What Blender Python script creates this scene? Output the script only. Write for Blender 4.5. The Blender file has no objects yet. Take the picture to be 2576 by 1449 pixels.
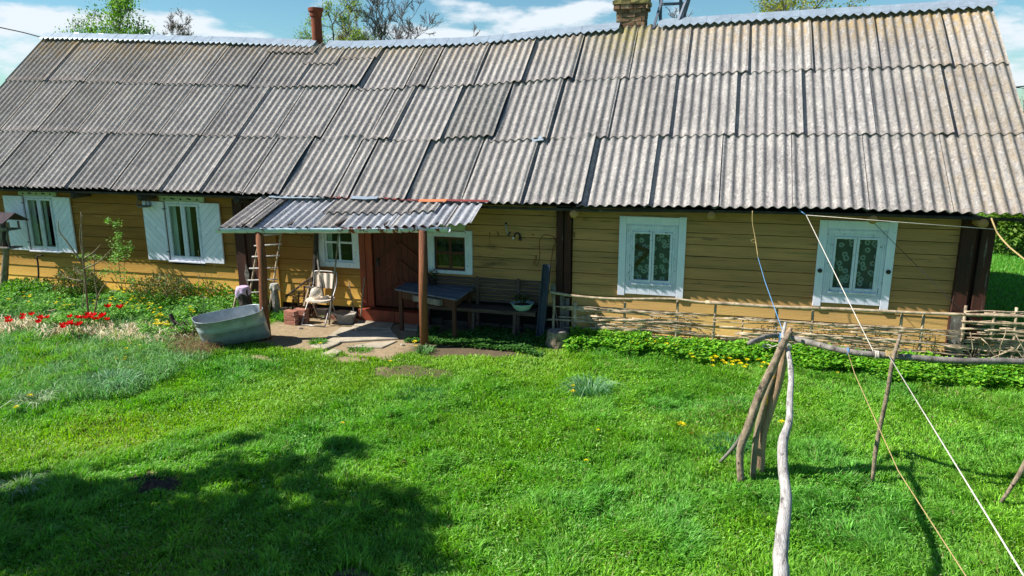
import bpy, math, random
import numpy as np
from mathutils import Vector, Matrix
R = math.radians
random.seed(7); rng = np.random.default_rng(11)
S = bpy.context.scene
COL = S.collection

# ------------------------------------------------------------------ camera
F = 1804.1
PITCH, YAW, ROLL = 0.2306, 0.2823, -0.0036
CAM = Vector((0.0, -11.2212, 3.61))
_fh = Vector((-math.sin(YAW), math.cos(YAW), 0)); _r = Vector((math.cos(YAW), math.sin(YAW), 0)); _u = Vector((0, 0, 1))
_fw = _fh*math.cos(PITCH)-_u*math.sin(PITCH); _up = _fh*math.sin(PITCH)+_u*math.cos(PITCH)
CR = _r*math.cos(ROLL)+_up*math.sin(ROLL); CU = _up*math.cos(ROLL)-_r*math.sin(ROLL)
cd = bpy.data.cameras.new('camera'); co = bpy.data.objects.new('camera', cd); COL.objects.link(co)
m3 = Matrix((CR, CU, -_fw)).transposed()
co.matrix_world = Matrix.Translation(CAM) @ m3.to_4x4()
cd.sensor_width = 36; cd.lens = 36*F/2576; cd.clip_end = 3000; cd.clip_start = 0.05
S.camera = co
# ------------------------------------------------------------------ light
AZ, EL = R(16.5), R(43.5)
SUN = Vector((-math.cos(AZ)*math.cos(EL), -math.sin(AZ)*math.cos(EL), math.sin(EL)))
sd = bpy.data.lights.new('sun', 'SUN'); sd.energy = 5.0; sd.angle = R(0.53); sd.color = (1, .955, .88)
so = bpy.data.objects.new('sun', sd); COL.objects.link(so)
so.rotation_euler = SUN.to_track_quat('Z', 'Y').to_euler()
W = bpy.data.worlds.new('World'); S.world = W; W.use_nodes = True
S.view_settings.view_transform = 'Standard'; S.view_settings.look = 'None'
S.view_settings.exposure = 0.76; S.view_settings.gamma = 1

def ray(x, y): return _fw+CR*((x-1288)/F)-CU*((y-724.5)/F)
def aY(x, y, Y=0.43): d = ray(x, y); return CAM+d*((Y-CAM.y)/d.y)
def aZ(x, y, Z=0.0): d = ray(x, y); return CAM+d*((Z-CAM.z)/d.z)

def lin(r, g=None, b=None):
    if g is None: r, g, b = r
    f = lambda c: (c/255/12.92) if c/255 <= .04045 else ((c/255+.055)/1.055)**2.4
    return (f(r), f(g), f(b), 1)

def world():
    nt = W.node_tree; nt.nodes.clear(); N = nt.nodes.new; L = nt.links.new
    out = N('ShaderNodeOutputWorld'); bg = N('ShaderNodeBackground'); L(bg.outputs[0], out.inputs[0])
    sky = N('ShaderNodeTexSky'); sky.sky_type = 'NISHITA'; sky.sun_disc = False
    sky.sun_elevation = EL; sky.sun_rotation = math.atan2(SUN.x, SUN.y); sky.air_density = 1.0; sky.dust_density = .3; sky.ozone_density = 2.0
    bg.inputs[1].default_value = .055
    def math_(op, a, b=None, c=None):
        n = N('ShaderNodeMath'); n.operation = op
        for i, v in enumerate((a, b, c)):
            if v is None: continue
            if isinstance(v, (int, float)): n.inputs[i].default_value = v
            else: L(v, n.inputs[i])
        return n.outputs[0]
    tc = N('ShaderNodeTexCoord'); sx = N('ShaderNodeSeparateXYZ'); L(tc.outputs['Generated'], sx.inputs[0])
    az = math_('ARCTAN2', sx.outputs[0], sx.outputs[1]); el = math_('ARCSINE', sx.outputs[2])
    cx = N('ShaderNodeCombineXYZ'); L(az, cx.inputs[0]); L(el, cx.inputs[1])
    def noise(sx_, sy_, det, off=0):
        mp = N('ShaderNodeMapping'); mp.inputs['Scale'].default_value = (sx_, sy_, 1); mp.inputs['Location'].default_value = (off, off*.7, 0)
        L(cx.outputs[0], mp.inputs[0]); n = N('ShaderNodeTexNoise'); n.inputs['Scale'].default_value = 1
        n.inputs['Detail'].default_value = det; n.inputs['Roughness'].default_value = .58; L(mp.outputs[0], n.inputs[0]); return n.outputs[0]
    n1 = noise(14, 42, 6, 3.1); n2 = noise(5, 16, 4, 8.4)
    # cloud banks at their directions: (pixel x, pixel y, width, height, gain)
    tot = math_('MULTIPLY', math_('SUBTRACT', n2, .54), 1.4)
    for (px, py, w, h, g) in [(150, 40, 190, 20, .6), (420, 62, 150, 22, .6), (560, 92, 90, 12, .5), (0, 150, 170, 70, .7), (1340, 45, 190, 30, .8), (1180, 90, 110, 14, .55), (1500, 15, 110, 16, .5), (1120, 8, 60, 10, .55), (990, 85, 130, 22, .6), (2540, 110, 110, 50, .7), (2560, 200, 130, 26, .6), (2450, 15, 90, 18, .5), (1700, 45, 60, 20, .4)]:
        d = ray(px, py).normalized(); a0 = math.atan2(d.x, d.y); e0 = math.asin(d.z)
        dx = math_('MULTIPLY', math_('SUBTRACT', az, a0), F/w); dy = math_('MULTIPLY', math_('SUBTRACT', el, e0), F/h)
        r2 = math_('ADD', math_('MULTIPLY', dx, dx), math_('MULTIPLY', dy, dy))
        gs = math_('MULTIPLY', math_('POWER', 2.718, math_('MULTIPLY', r2, -1.0)), g)
        tot = math_('ADD', tot, gs)
    v = math_('ADD', tot, math_('MULTIPLY', math_('SUBTRACT', n1, .5), 2.0))
    mr = N('ShaderNodeMapRange'); mr.interpolation_type = 'SMOOTHSTEP'; L(v, mr.inputs[0]); mr.inputs[1].default_value = .12; mr.inputs[2].default_value = .7
    up = N('ShaderNodeMapRange'); L(el, up.inputs[0]); up.inputs[1].default_value = -.02; up.inputs[2].default_value = .0
    hi = N('ShaderNodeMapRange'); L(el, hi.inputs[0]); hi.inputs[1].default_value = .5; hi.inputs[2].default_value = .2
    fac = math_('MULTIPLY', math_('MULTIPLY', mr.outputs[0], up.outputs[0]), hi.outputs[0])
    tint = N('ShaderNodeMix'); tint.data_type = 'RGBA'; tint.blend_type = 'MULTIPLY'; tint.inputs[0].default_value = 1
    L(sky.outputs[0], tint.inputs[6])
    te = N('ShaderNodeMapRange'); L(el, te.inputs[0]); te.inputs[1].default_value = .12; te.inputs[2].default_value = .6
    tm = N('ShaderNodeMix'); tm.data_type = 'RGBA'; L(te.outputs[0], tm.inputs[0]); tm.inputs[6].default_value = (.84, 1.24, 1.30, 1); tm.inputs[7].default_value = (.72, .93, 1.16, 1); L(tm.outputs[2], tint.inputs[7])
    mx = N('ShaderNodeMix'); mx.data_type = 'RGBA'; L(math_('MULTIPLY', fac, .97), mx.inputs[0]); L(tint.outputs[2], mx.inputs[6])
    mx.inputs[7].default_value = (9.4, 10.2, 10.9, 1); L(mx.outputs[2], bg.inputs[0])
world()

# ------------------------------------------------------------------ helpers
def new_mat(name):
    m = bpy.data.materials.new(name); m.use_nodes = True; nt = m.node_tree
    return m, nt, nt.nodes['Principled BSDF'], nt.nodes.new, nt.links.new

def mat(name, c1, c2, scale=6, stretch=(1, 1, 1), rough=.8, bump=.3, bscale=40, spots=(), island=.12, metal=0, spec=.3, lo=.35, hi=.65, det=6, bleach_sunstrip=None):
    m, nt, P, N, L = new_mat(name)
    tc = N('ShaderNodeTexCoord')
    def nz(sc, st, d=det, ro=.6):
        mp = N('ShaderNodeMapping'); mp.inputs['Scale'].default_value = st; L(tc.outputs['Object'], mp.inputs[0])
        n = N('ShaderNodeTexNoise'); n.inputs['Scale'].default_value = sc; n.inputs['Detail'].default_value = d; n.inputs['Roughness'].default_value = ro
        L(mp.outputs[0], n.inputs[0]); return n.outputs[0]
    def rng_(v, a, b):
        q = N('ShaderNodeMapRange'); L(v, q.inputs[0]); q.inputs[1].default_value = a; q.inputs[2].default_value = b; return q.outputs[0]
    def mix(f, a, b, bt='MIX'):
        q = N('ShaderNodeMix'); q.data_type = 'RGBA'; q.blend_type = bt
        if isinstance(f, float): q.inputs[0].default_value = f
        else: L(f, q.inputs[0])
        for i, v in ((6, a), (7, b)):
            if isinstance(v, tuple): q.inputs[i].default_value = v
            else: L(v, q.inputs[i])
        return q.outputs[2]
    n = nz(scale, stretch)
    col = mix(rng_(n, lo, hi), c1, c2)
    for sp in spots:
        c, sc, th, wd = sp[:4]; st = sp[4] if len(sp) > 4 else stretch
        s = nz(sc, st, 5, .65); col = mix(rng_(s, th, th+wd), col, c)
    if bleach_sunstrip:   # low boards: rain bleaching plus the sunlit strip's brightness painted in: (colour, z full, z none)
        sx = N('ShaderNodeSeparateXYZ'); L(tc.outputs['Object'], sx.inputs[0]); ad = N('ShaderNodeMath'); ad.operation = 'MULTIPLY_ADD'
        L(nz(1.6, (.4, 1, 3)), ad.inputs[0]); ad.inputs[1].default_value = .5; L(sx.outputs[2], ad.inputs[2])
        col = mix(rng_(ad.outputs[0], bleach_sunstrip[2]+.25, bleach_sunstrip[1]+.25), col, bleach_sunstrip[0])
    if island:
        g = N('ShaderNodeNewGeometry'); hs = N('ShaderNodeHueSaturation'); L(col, hs.inputs['Color'])
        q = N('ShaderNodeMapRange'); L(g.outputs['Random Per Island'], q.inputs[0]); q.inputs[3].default_value = 1-island; q.inputs[4].default_value = 1+island
        L(q.outputs[0], hs.inputs['Value']); col = hs.outputs[0]
    L(col, P.inputs['Base Color']); P.inputs['Roughness'].default_value = rough; P.inputs['Metallic'].default_value = metal
    P.inputs['Specular IOR Level'].default_value = spec
    if bump:
        b = N('ShaderNodeBump'); b.inputs['Strength'].default_value = bump; b.inputs['Distance'].default_value = .01
        L(nz(bscale, stretch, 4), b.inputs['Height']); L(b.outputs[0], P.inputs['Normal'])
    return m

def leaf_mat(name, transl=.35, rough=.55):
    """colour read from the 'Col' attribute; thin leaf that lets light through"""
    m, nt, P, N, L = new_mat(name)
    a = N('ShaderNodeAttribute'); a.attribute_name = 'Col'
    L(a.outputs['Color'], P.inputs['Base Color']); P.inputs['Roughness'].default_value = rough; P.inputs['Specular IOR Level'].default_value = .35
    t = N('ShaderNodeBsdfTranslucent'); hs = N('ShaderNodeHueSaturation'); hs.inputs['Saturation'].default_value = 1.15; hs.inputs['Value'].default_value = 1.25
    L(a.outputs['Color'], hs.inputs['Color']); L(hs.outputs[0], t.inputs['Color'])
    mx = N('ShaderNodeMixShader'); mx.inputs[0].default_value = transl
    L(P.outputs[0], mx.inputs[1]); L(t.outputs[0], mx.inputs[2]); L(mx.outputs[0], nt.nodes['Material Output'].inputs[0])
    return m

def tag(o, label=None, cat=None, group=None, kind=None):
    if label: o['label'] = label
    if cat: o['category'] = cat
    if group: o['group'] = group
    if kind: o['kind'] = kind
    return o

def thing(name, label, cat, loc=(0, 0, 0), group=None):
    o = bpy.data.objects.new(name, None); COL.objects.link(o); o.location = loc; o.empty_display_size = .1
    return tag(o, label, cat, group)

def link(name, me, m, parent=None):
    o = bpy.data.objects.new(name, me); COL.objects.link(o)
    if m: me.materials.append(m)
    if parent:
        o.parent = parent
        if parent.type == 'EMPTY': o.matrix_parent_inverse = Matrix.Translation(-Vector(parent.location))
    return o

class MB:
    def __init__(s): s.v = []; s.f = []
    def add(s, vs, fs):
        k = len(s.v); s.v += [tuple(v) for v in vs]; s.f += [tuple(i+k for i in f) for f in fs]; return s
    def box(s, a, b):
        (x0, y0, z0), (x1, y1, z1) = a, b
        x0, x1 = min(x0, x1), max(x0, x1); y0, y1 = min(y0, y1), max(y0, y1); z0, z1 = min(z0, z1), max(z0, z1)
        return s.add([(x0, y0, z0), (x1, y0, z0), (x1, y1, z0), (x0, y1, z0), (x0, y0, z1), (x1, y0, z1), (x1, y1, z1), (x0, y1, z1)],
                     [(0, 3, 2, 1), (4, 5, 6, 7), (0, 1, 5, 4), (1, 2, 6, 5), (2, 3, 7, 6), (3, 0, 4, 7)])
    def hexa(s, p): # 8 points: bottom 4 ccw, top 4 ccw
        return s.add(p, [(0, 3, 2, 1), (4, 5, 6, 7), (0, 1, 5, 4), (1, 2, 6, 5), (2, 3, 7, 6), (3, 0, 4, 7)])
    def bar(s, a, b, w, t, side=None):
        """square-section bar from a to b; w along side, t across"""
        a = Vector(a); b = Vector(b); d = (b-a).normalized()
        sd_ = Vector(side) if side else (Vector((0, 0, 1)) if abs(d.z) < .9 else Vector((1, 0, 0)))
        u = (sd_-d*sd_.dot(d)).normalized()*w/2; v = d.cross(u).normalized()*t/2
        return s.hexa([a-u-v, a+u-v, a+u+v, a-u+v, b-u-v, b+u-v, b+u+v, b-u+v])
    def tube(s, pts, rad, n=8, cap=True, rough=0):
        pts = [Vector(p) for p in pts]
        if isinstance(rad, (int, float)): rad = [rad]*len(pts)
        k = len(s.v); d0 = (pts[1]-pts[0]).normalized()
        u = d0.orthogonal().normalized()
        for i, p in enumerate(pts):
            d = (pts[min(i+1, len(pts)-1)]-pts[max(i-1, 0)]).normalized()
            u = (u-d*u.dot(d)).normalized(); v = d.cross(u)
            for j in range(n):
                a = 2*math.pi*j/n; rr = rad[i]*(1+rough*random.uniform(-1, 1))
                s.v.append(tuple(p+(u*math.cos(a)+v*math.sin(a))*rr))
        for i in range(len(pts)-1):
            for j in range(n):
                a = k+i*n+j; b = k+i*n+(j+1) % n; s.f.append((a, b, b+n, a+n))
        if cap:
            s.f.append(tuple(k+j for j in reversed(range(n)))); e = k+(len(pts)-1)*n; s.f.append(tuple(e+j for j in range(n)))
        return s
    def lathe(s, c, prof, n=20, sq=(1, 1)):
        k = len(s.v); c = Vector(c)
        for (r, z) in prof:
            for j in range(n):
                a = 2*math.pi*j/n; s.v.append((c.x+r*math.cos(a)*sq[0], c.y+r*math.sin(a)*sq[1], c.z+z))
        for i in range(len(prof)-1):
            for j in range(n):
                a = k+i*n+j; b = k+i*n+(j+1) % n; s.f.append((a, b, b+n, a+n))
        return s
    def prism(s, poly, y0, y1):
        """polygon in (x,z) extruded in y"""
        n = len(poly)
        vs = [(x, y0, z) for x, z in poly]+[(x, y1, z) for x, z in poly]
        return s.add(vs, [tuple(range(n)), tuple(range(2*n-1, n-1, -1))]+[(i, i+n, (i+1) % n+n, (i+1) % n) for i in range(n)])
    def slab(s, poly, z0, z1):
        n = len(poly); vs = [(p[0], p[1], z0) for p in poly]+[(p[0], p[1], z1) for p in poly]
        return s.add(vs, [tuple(range(n-1, -1, -1)), tuple(range(n, 2*n))]+[(i, (i+1) % n, (i+1) % n+n, i+n) for i in range(n)])
    def build(s, name, m, parent=None, smooth=False, bevel=0, jit=0):
        me = bpy.data.meshes.new(name)
        vv = s.v if not jit else [(x+random.uniform(-jit, jit), y+random.uniform(-jit, jit), z+random.uniform(-jit, jit)) for x, y, z in s.v]
        me.from_pydata(vv, [], s.f); me.validate()
        if smooth: me.polygons.foreach_set('use_smooth', [True]*len(me.polygons))
        o = link(name, me, m, parent)
        import bmesh
        bm = bmesh.new(); bm.from_mesh(me); bmesh.ops.recalc_face_normals(bm, faces=bm.faces); bm.to_mesh(me); bm.free()
        if bevel:
            md = o.modifiers.new('bevel', 'BEVEL'); md.width = bevel; md.segments = 2; md.limit_method = 'ANGLE'
        return o

def wob(a, b, n, amp, sag=0):
    a = Vector(a); b = Vector(b); out = []
    for i in range(n+1):
        t = i/n; p = a.lerp(b, t); e = math.sin(math.pi*t)**.5 if 0 < t < 1 else 0
        out.append(p+Vector((random.uniform(-amp, amp), random.uniform(-amp, amp), random.uniform(-amp, amp)))*e-Vector((0, 0, sag*4*t*(1-t))))
    return out

def smooth_pts(pts, sub=4):
    """Catmull-Rom through the points"""
    P = [Vector(p) for p in pts]; P = [P[0]*2-P[1]]+P+[P[-1]*2-P[-2]]; out = []
    for i in range(1, len(P)-2):
        for k in range(sub):
            t = k/sub; a, b, c, d = P[i-1:i+3]
            out.append(.5*((2*b)+(c-a)*t+(2*a-5*b+4*c-d)*t*t+(3*b-a-3*c+d)*t**3))
    out.append(P[-2]); return out

def tri_mesh(name, verts, tris, cols, m, parent=None):
    verts = np.asarray(verts, np.float32); tris = np.asarray(tris, np.int32)
    me = bpy.data.meshes.new(name); me.vertices.add(len(verts)); me.vertices.foreach_set('co', verts.ravel())
    k = tris.shape[1]
    me.loops.add(tris.size); me.loops.foreach_set('vertex_index', tris.ravel())
    me.polygons.add(len(tris)); me.polygons.foreach_set('loop_start', np.arange(0, tris.size, k, dtype=np.int32))
    me.update(calc_edges=True)
    if cols is not None:
        at = me.attributes.new('Col', 'FLOAT_COLOR', 'POINT')
        c4 = np.ones((len(verts), 4), np.float32); c4[:, :3] = cols; at.data.foreach_set('color', c4.ravel())
    return link(name, me, m, parent)

# numpy value noise
_grid = rng.random((256, 256))
def vn(x, y, s, off=0):
    x = np.asarray(x)*s+off*17.3+1000; y = np.asarray(y)*s+off*9.1+1000
    xi = np.floor(x).astype(int); yi = np.floor(y).astype(int); fx = x-xi; fy = y-yi
    fx = fx*fx*(3-2*fx); fy = fy*fy*(3-2*fy)
    g = lambda a, b: _grid[a % 256, b % 256]
    return (g(xi, yi)*(1-fx)+g(xi+1, yi)*fx)*(1-fy)+(g(xi, yi+1)*(1-fx)+g(xi+1, yi+1)*fx)*fy
def fbm(x, y, s, off=0, o=4):
    t = 0; a = .5
    for i in range(o): t = t+a*vn(x, y, s*2**i, off+i); a *= .5
    return t/(1-.5**o)
def sst(v, a, b):
    t = np.clip((v-a)/(b-a), 0, 1); return t*t*(3-2*t)
def seg_d(x, y, pts):
    d = np.full(np.shape(x), 1e9)
    for (ax, ay), (bx, by) in zip(pts[:-1], pts[1:]):
        l2 = (bx-ax)**2+(by-ay)**2; t = np.clip(((x-ax)*(bx-ax)+(y-ay)*(by-ay))/l2, 0, 1)
        d = np.minimum(d, np.hypot(x-ax-t*(bx-ax), y-ay-t*(by-ay)))
    return d
def in_view(x, y, z=0, mx=330, my=260):
    d = np.stack([x-CAM.x, y-CAM.y, np.zeros_like(x)+z-CAM.z], -1)
    w = d@np.array(_fw); u = 1288+F*(d@np.array(CR))/w; v = 724.5-F*(d@np.array(CU))/w
    return (w > .3) & (u > -mx) & (u < 2576+mx) & (v < 1449+my)

# ------------------------------------------------------------------ materials
M = {}
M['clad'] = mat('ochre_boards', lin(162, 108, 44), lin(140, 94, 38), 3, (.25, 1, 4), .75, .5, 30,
                spots=[(lin(206, 168, 104), 5, .60, .16, (.3, 1, 5)), (lin(120, 92, 50), 3.2, .60, .10, (.35, 1, 9)), (lin(60, 48, 34), 9, .66, .05, (.25, 1, 10))], island=.10, bleach_sunstrip=(lin(244, 190, 90), .35, .95))
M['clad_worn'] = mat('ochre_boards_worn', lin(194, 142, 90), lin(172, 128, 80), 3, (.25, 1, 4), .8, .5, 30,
                spots=[(lin(140, 118, 70), 2.6, .55, .14, (.4, 1, 6)), (lin(64, 52, 38), 3.6, .61, .07, (.22, 1, 12)), (lin(70, 60, 44), 1.3, .62, .12, (.6, 1, 2.5)), (lin(200, 180, 130), 5, .66, .1, (.3, 1, 5))], island=.10, bleach_sunstrip=(lin(236, 196, 116), .3, 1.0))
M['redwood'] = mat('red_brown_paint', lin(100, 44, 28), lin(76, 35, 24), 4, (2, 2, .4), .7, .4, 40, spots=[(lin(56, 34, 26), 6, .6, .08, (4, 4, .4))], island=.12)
M['redlit'] = mat('red_paint_sunlit', lin(156, 72, 46), lin(128, 58, 38), 5, (2, 2, .5), .6, .3, 40, spots=[(lin(110, 60, 40), 9, .64, .05, (3, 3, .5))], island=.08)  # door red in its sunlit tone, the light put into the colour
M['cornerwood'] = mat('corner_boards', lin(78, 42, 32), lin(56, 36, 30), 4, (3, 3, .4), .8, .5, 40, spots=[(lin(120, 112, 104), 5, .62, .1, (5, 5, .4))], island=.15)
M['grey'] = mat('grey_wood', lin(142, 136, 128), lin(96, 90, 84), 8, (1.5, 1.5, .5), .85, .6, 60, spots=[(lin(60, 54, 50), 16, .62, .06), (lin(182, 178, 170), 9, .62, .1)], island=.15)
M['greydark'] = mat('dark_old_wood', lin(72, 64, 58), lin(50, 42, 38), 8, (1, 1, 1), .85, .5, 60, spots=[(lin(110, 100, 90), 12, .62, .08)], island=.2)
M['post'] = mat('porch_post_wood', lin(150, 92, 58), lin(108, 66, 44), 5, (5, 5, .35), .75, 1, 30, spots=[(lin(62, 38, 28), 9, .56, .06, (9, 9, .3)), (lin(176, 130, 92), 9, .62, .08, (7, 7, .4))], island=.05)
M['white'] = mat('pale_blue_white_paint', lin(240, 238, 250), lin(226, 228, 242), 8, (1, 1, .5), .6, .25, 50, spots=[(lin(150, 150, 146), 14, .66, .05)], island=.05)
M['whitepeel'] = mat('peeling_white_paint', lin(230, 230, 242), lin(208, 214, 226), 10, (1, 1, .6), .7, .5, 40, spots=[(lin(120, 116, 110), 26, .62, .04), (lin(84, 80, 76), 44, .66, .03)], island=.06)
M['greenwhite'] = mat('grey_green_white_paint', lin(188, 192, 160), lin(170, 174, 146), 8, (1, 1, 1), .7, .3, 50, spots=[(lin(110, 104, 84), 14, .62, .06)], island=.05)
M['brown'] = mat('brown_sash_paint', lin(92, 52, 34), lin(70, 42, 30), 8, (1, 1, 1), .6, .2, 50, island=.08)
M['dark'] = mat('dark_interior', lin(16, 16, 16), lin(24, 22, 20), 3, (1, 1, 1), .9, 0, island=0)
M['stone'] = mat('plastered_stone', lin(176, 166, 156), lin(136, 128, 118), 6, (1, 1, 1), .9, .8, 20, spots=[(lin(96, 88, 78), 9, .6, .08)], island=.15)
M['slab'] = mat('worn_concrete_slab', lin(190, 178, 156), lin(160, 150, 132), 4, (1, 1, 1), .9, .5, 30, spots=[(lin(120, 112, 96), 3, .6, .15), (lin(206, 196, 172), 11, .62, .1)], island=.14)
M['brick'] = mat('red_brick', lin(178, 124, 104), lin(150, 98, 82), 10, (1, 1, 1), .9, .8, 40, spots=[(lin(196, 170, 150), 12, .6, .08)], island=.22)
M['oldbrick'] = mat('crumbling_brick', lin(150, 118, 94), lin(112, 84, 66), 7, (1, 1, 1), .95, 1, 30, spots=[(lin(190, 170, 142), 8, .58, .1), (lin(86, 64, 52), 12, .62, .08)], island=.28)
M['moss'] = mat('lichen_brick', lin(166, 156, 96), lin(128, 112, 78), 8, (1, 1, 1), .95, 1, 30, spots=[(lin(96, 76, 56), 9, .6, .08)], island=.12)
M['zinc'] = mat('galvanised_sheet', lin(176, 186, 190), lin(146, 156, 162), 7, (1, 1, 1), .38, .15, 50, spots=[(lin(112, 122, 128), 9, .62, .1)], island=0, metal=.3, spec=.5)
M['ridge'] = mat('ridge_tin', lin(164, 178, 190), lin(146, 160, 172), 9, (1, 1, 1), .35, .1, 50, spots=[(lin(190, 200, 208), 30, .62, .1)], island=.06, metal=.2, spec=.5)
M['gutter'] = mat('gutter_paint', lin(214, 228, 234), lin(196, 212, 222), 6, (1, 1, 1), .4, .15, 50, spots=[(lin(120, 62, 44), 5, .62, .03, (2.2, 1, 1))], island=.05, metal=.2)
M['gutterrust'] = mat('gutter_rust', lin(210, 220, 226), lin(190, 204, 210), 6, (1, 1, 1), .5, .3, 50, spots=[(lin(126, 66, 46), 5, .53, .03, (2.2, 1, 1)), (lin(70, 40, 32), 9, .6, .05)], island=.05, metal=.2)
M['rustpipe'] = mat('rust_pipe', lin(140, 70, 44), lin(112, 54, 36), 8, (1, 1, .5), .7, .5, 40, spots=[(lin(80, 42, 32), 9, .6, .1)], island=.04, metal=.2)
M['tubmetal'] = M['zinc']
M['cream'] = mat('cream_vinyl', lin(226, 208, 192), lin(208, 190, 174), 8, (1, 1, 1), .5, .2, 50, spots=[(lin(150, 120, 104), 12, .66, .04)], island=.03)
M['steel'] = mat('painted_steel_tube', lin(176, 172, 168), lin(150, 146, 144), 8, (1, 1, 1), .4, .1, 50, island=.03, metal=.5)
M['bluewood'] = mat('blue_grey_boards', lin(112, 120, 136), lin(84, 92, 106), 6, (.8, 3, 1), .6, .4, 40, spots=[(lin(48, 52, 64), 10, .60, .08, (.6, 5, 1))], island=.18)
M['darksteel'] = mat('dark_blue_steel', lin(64, 72, 88), lin(48, 54, 68), 6, (3, 3, 1), .6, .3, 40, island=.05)
M['benchwood'] = mat('weathered_brown_slats', lin(96, 78, 70), lin(70, 56, 52), 6, (.5, 3, 3), .7, .4, 40, spots=[(lin(120, 108, 104), 9, .62, .08)], island=.18)
M['tablewood'] = mat('brown_table_frame', lin(92, 56, 40), lin(68, 44, 34), 6, (2, 2, .5), .7, .3, 40, island=.1)
M['enamel'] = mat('pale_green_enamel', lin(172, 206, 196), lin(160, 196, 188), 8, (1, 1, 1), .25, 0, spots=[(lin(60, 60, 60), 14, .74, .02)], island=0, spec=.6)
M['soil'] = mat('dark_soil', lin(78, 62, 52), lin(54, 42, 36), 20, (1, 1, 1), 1, 1, 30, spots=[(lin(116, 98, 84), 30, .64, .05)], island=0)
M['rope_w'] = mat('white_rope', lin(226, 220, 208), lin(190, 182, 168), 60, (1, 1, 1), .9, .3, 200, island=0)
M['rope_t'] = mat('tan_rope', lin(190, 168, 116), lin(158, 136, 90), 60, (1, 1, 1), .9, .3, 200, island=0)
M['rope_b'] = mat('blue_twine', lin(70, 130, 190), lin(120, 170, 210), 60, (1, 1, 1), .8, .3, 200, island=0)
M['wire'] = mat('dark_wire', lin(48, 48, 52), lin(36, 36, 40), 30, (1, 1, 1), .6, 0, island=0)
M['branch'] = mat('dry_branch', lin(194, 174, 146), lin(132, 114, 94), 9, (1, 1, 1), .85, .5, 60, spots=[(lin(84, 68, 54), 14, .6, .08)], island=.35)
M['silver'] = mat('silvery_bare_pole', lin(196, 192, 186), lin(148, 142, 138), 7, (5, .8, 5), .8, 1, 30, spots=[(lin(98, 92, 88), 7, .56, .10, (3, .8, 3)), (lin(216, 212, 206), 8, .60, .1)], island=0)
M['bark'] = mat('rough_grey_bark', lin(160, 142, 120), lin(100, 86, 72), 14, (1.4, 1.4, .9), .9, 1, 40, spots=[(lin(176, 168, 150), 16, .64, .04), (lin(46, 38, 34), 10, .62, .06)], island=0)
M['peeled'] = mat('peeled_brown_log', lin(182, 152, 122), lin(146, 118, 94), 8, (3, 3, .6), .85, .7, 40, spots=[(lin(96, 72, 56), 9, .60, .06, (5, 5, .6))], island=0)
M['lichenlog'] = mat('lichened_thin_log', lin(150, 134, 110), lin(112, 98, 80), 9, (1, 1, 1), .9, .7, 40, spots=[(lin(206, 160, 40), 9, .60, .04)], island=0)
M['twig'] = mat('garden_stems', lin(140, 128, 100), lin(104, 92, 70), 12, (1, 1, 1), .85, .3, 60, island=.12)
M['treebark'] = mat('tree_bark', lin(110, 100, 98), lin(80, 72, 72), 5, (1, 1, 1), .9, .4, 20, island=.12)
M['leaf'] = leaf_mat('leaves'); M['blade'] = leaf_mat('grass_blades', .38, .5); M['petal'] = leaf_mat('petals', .3, .45)

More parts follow.
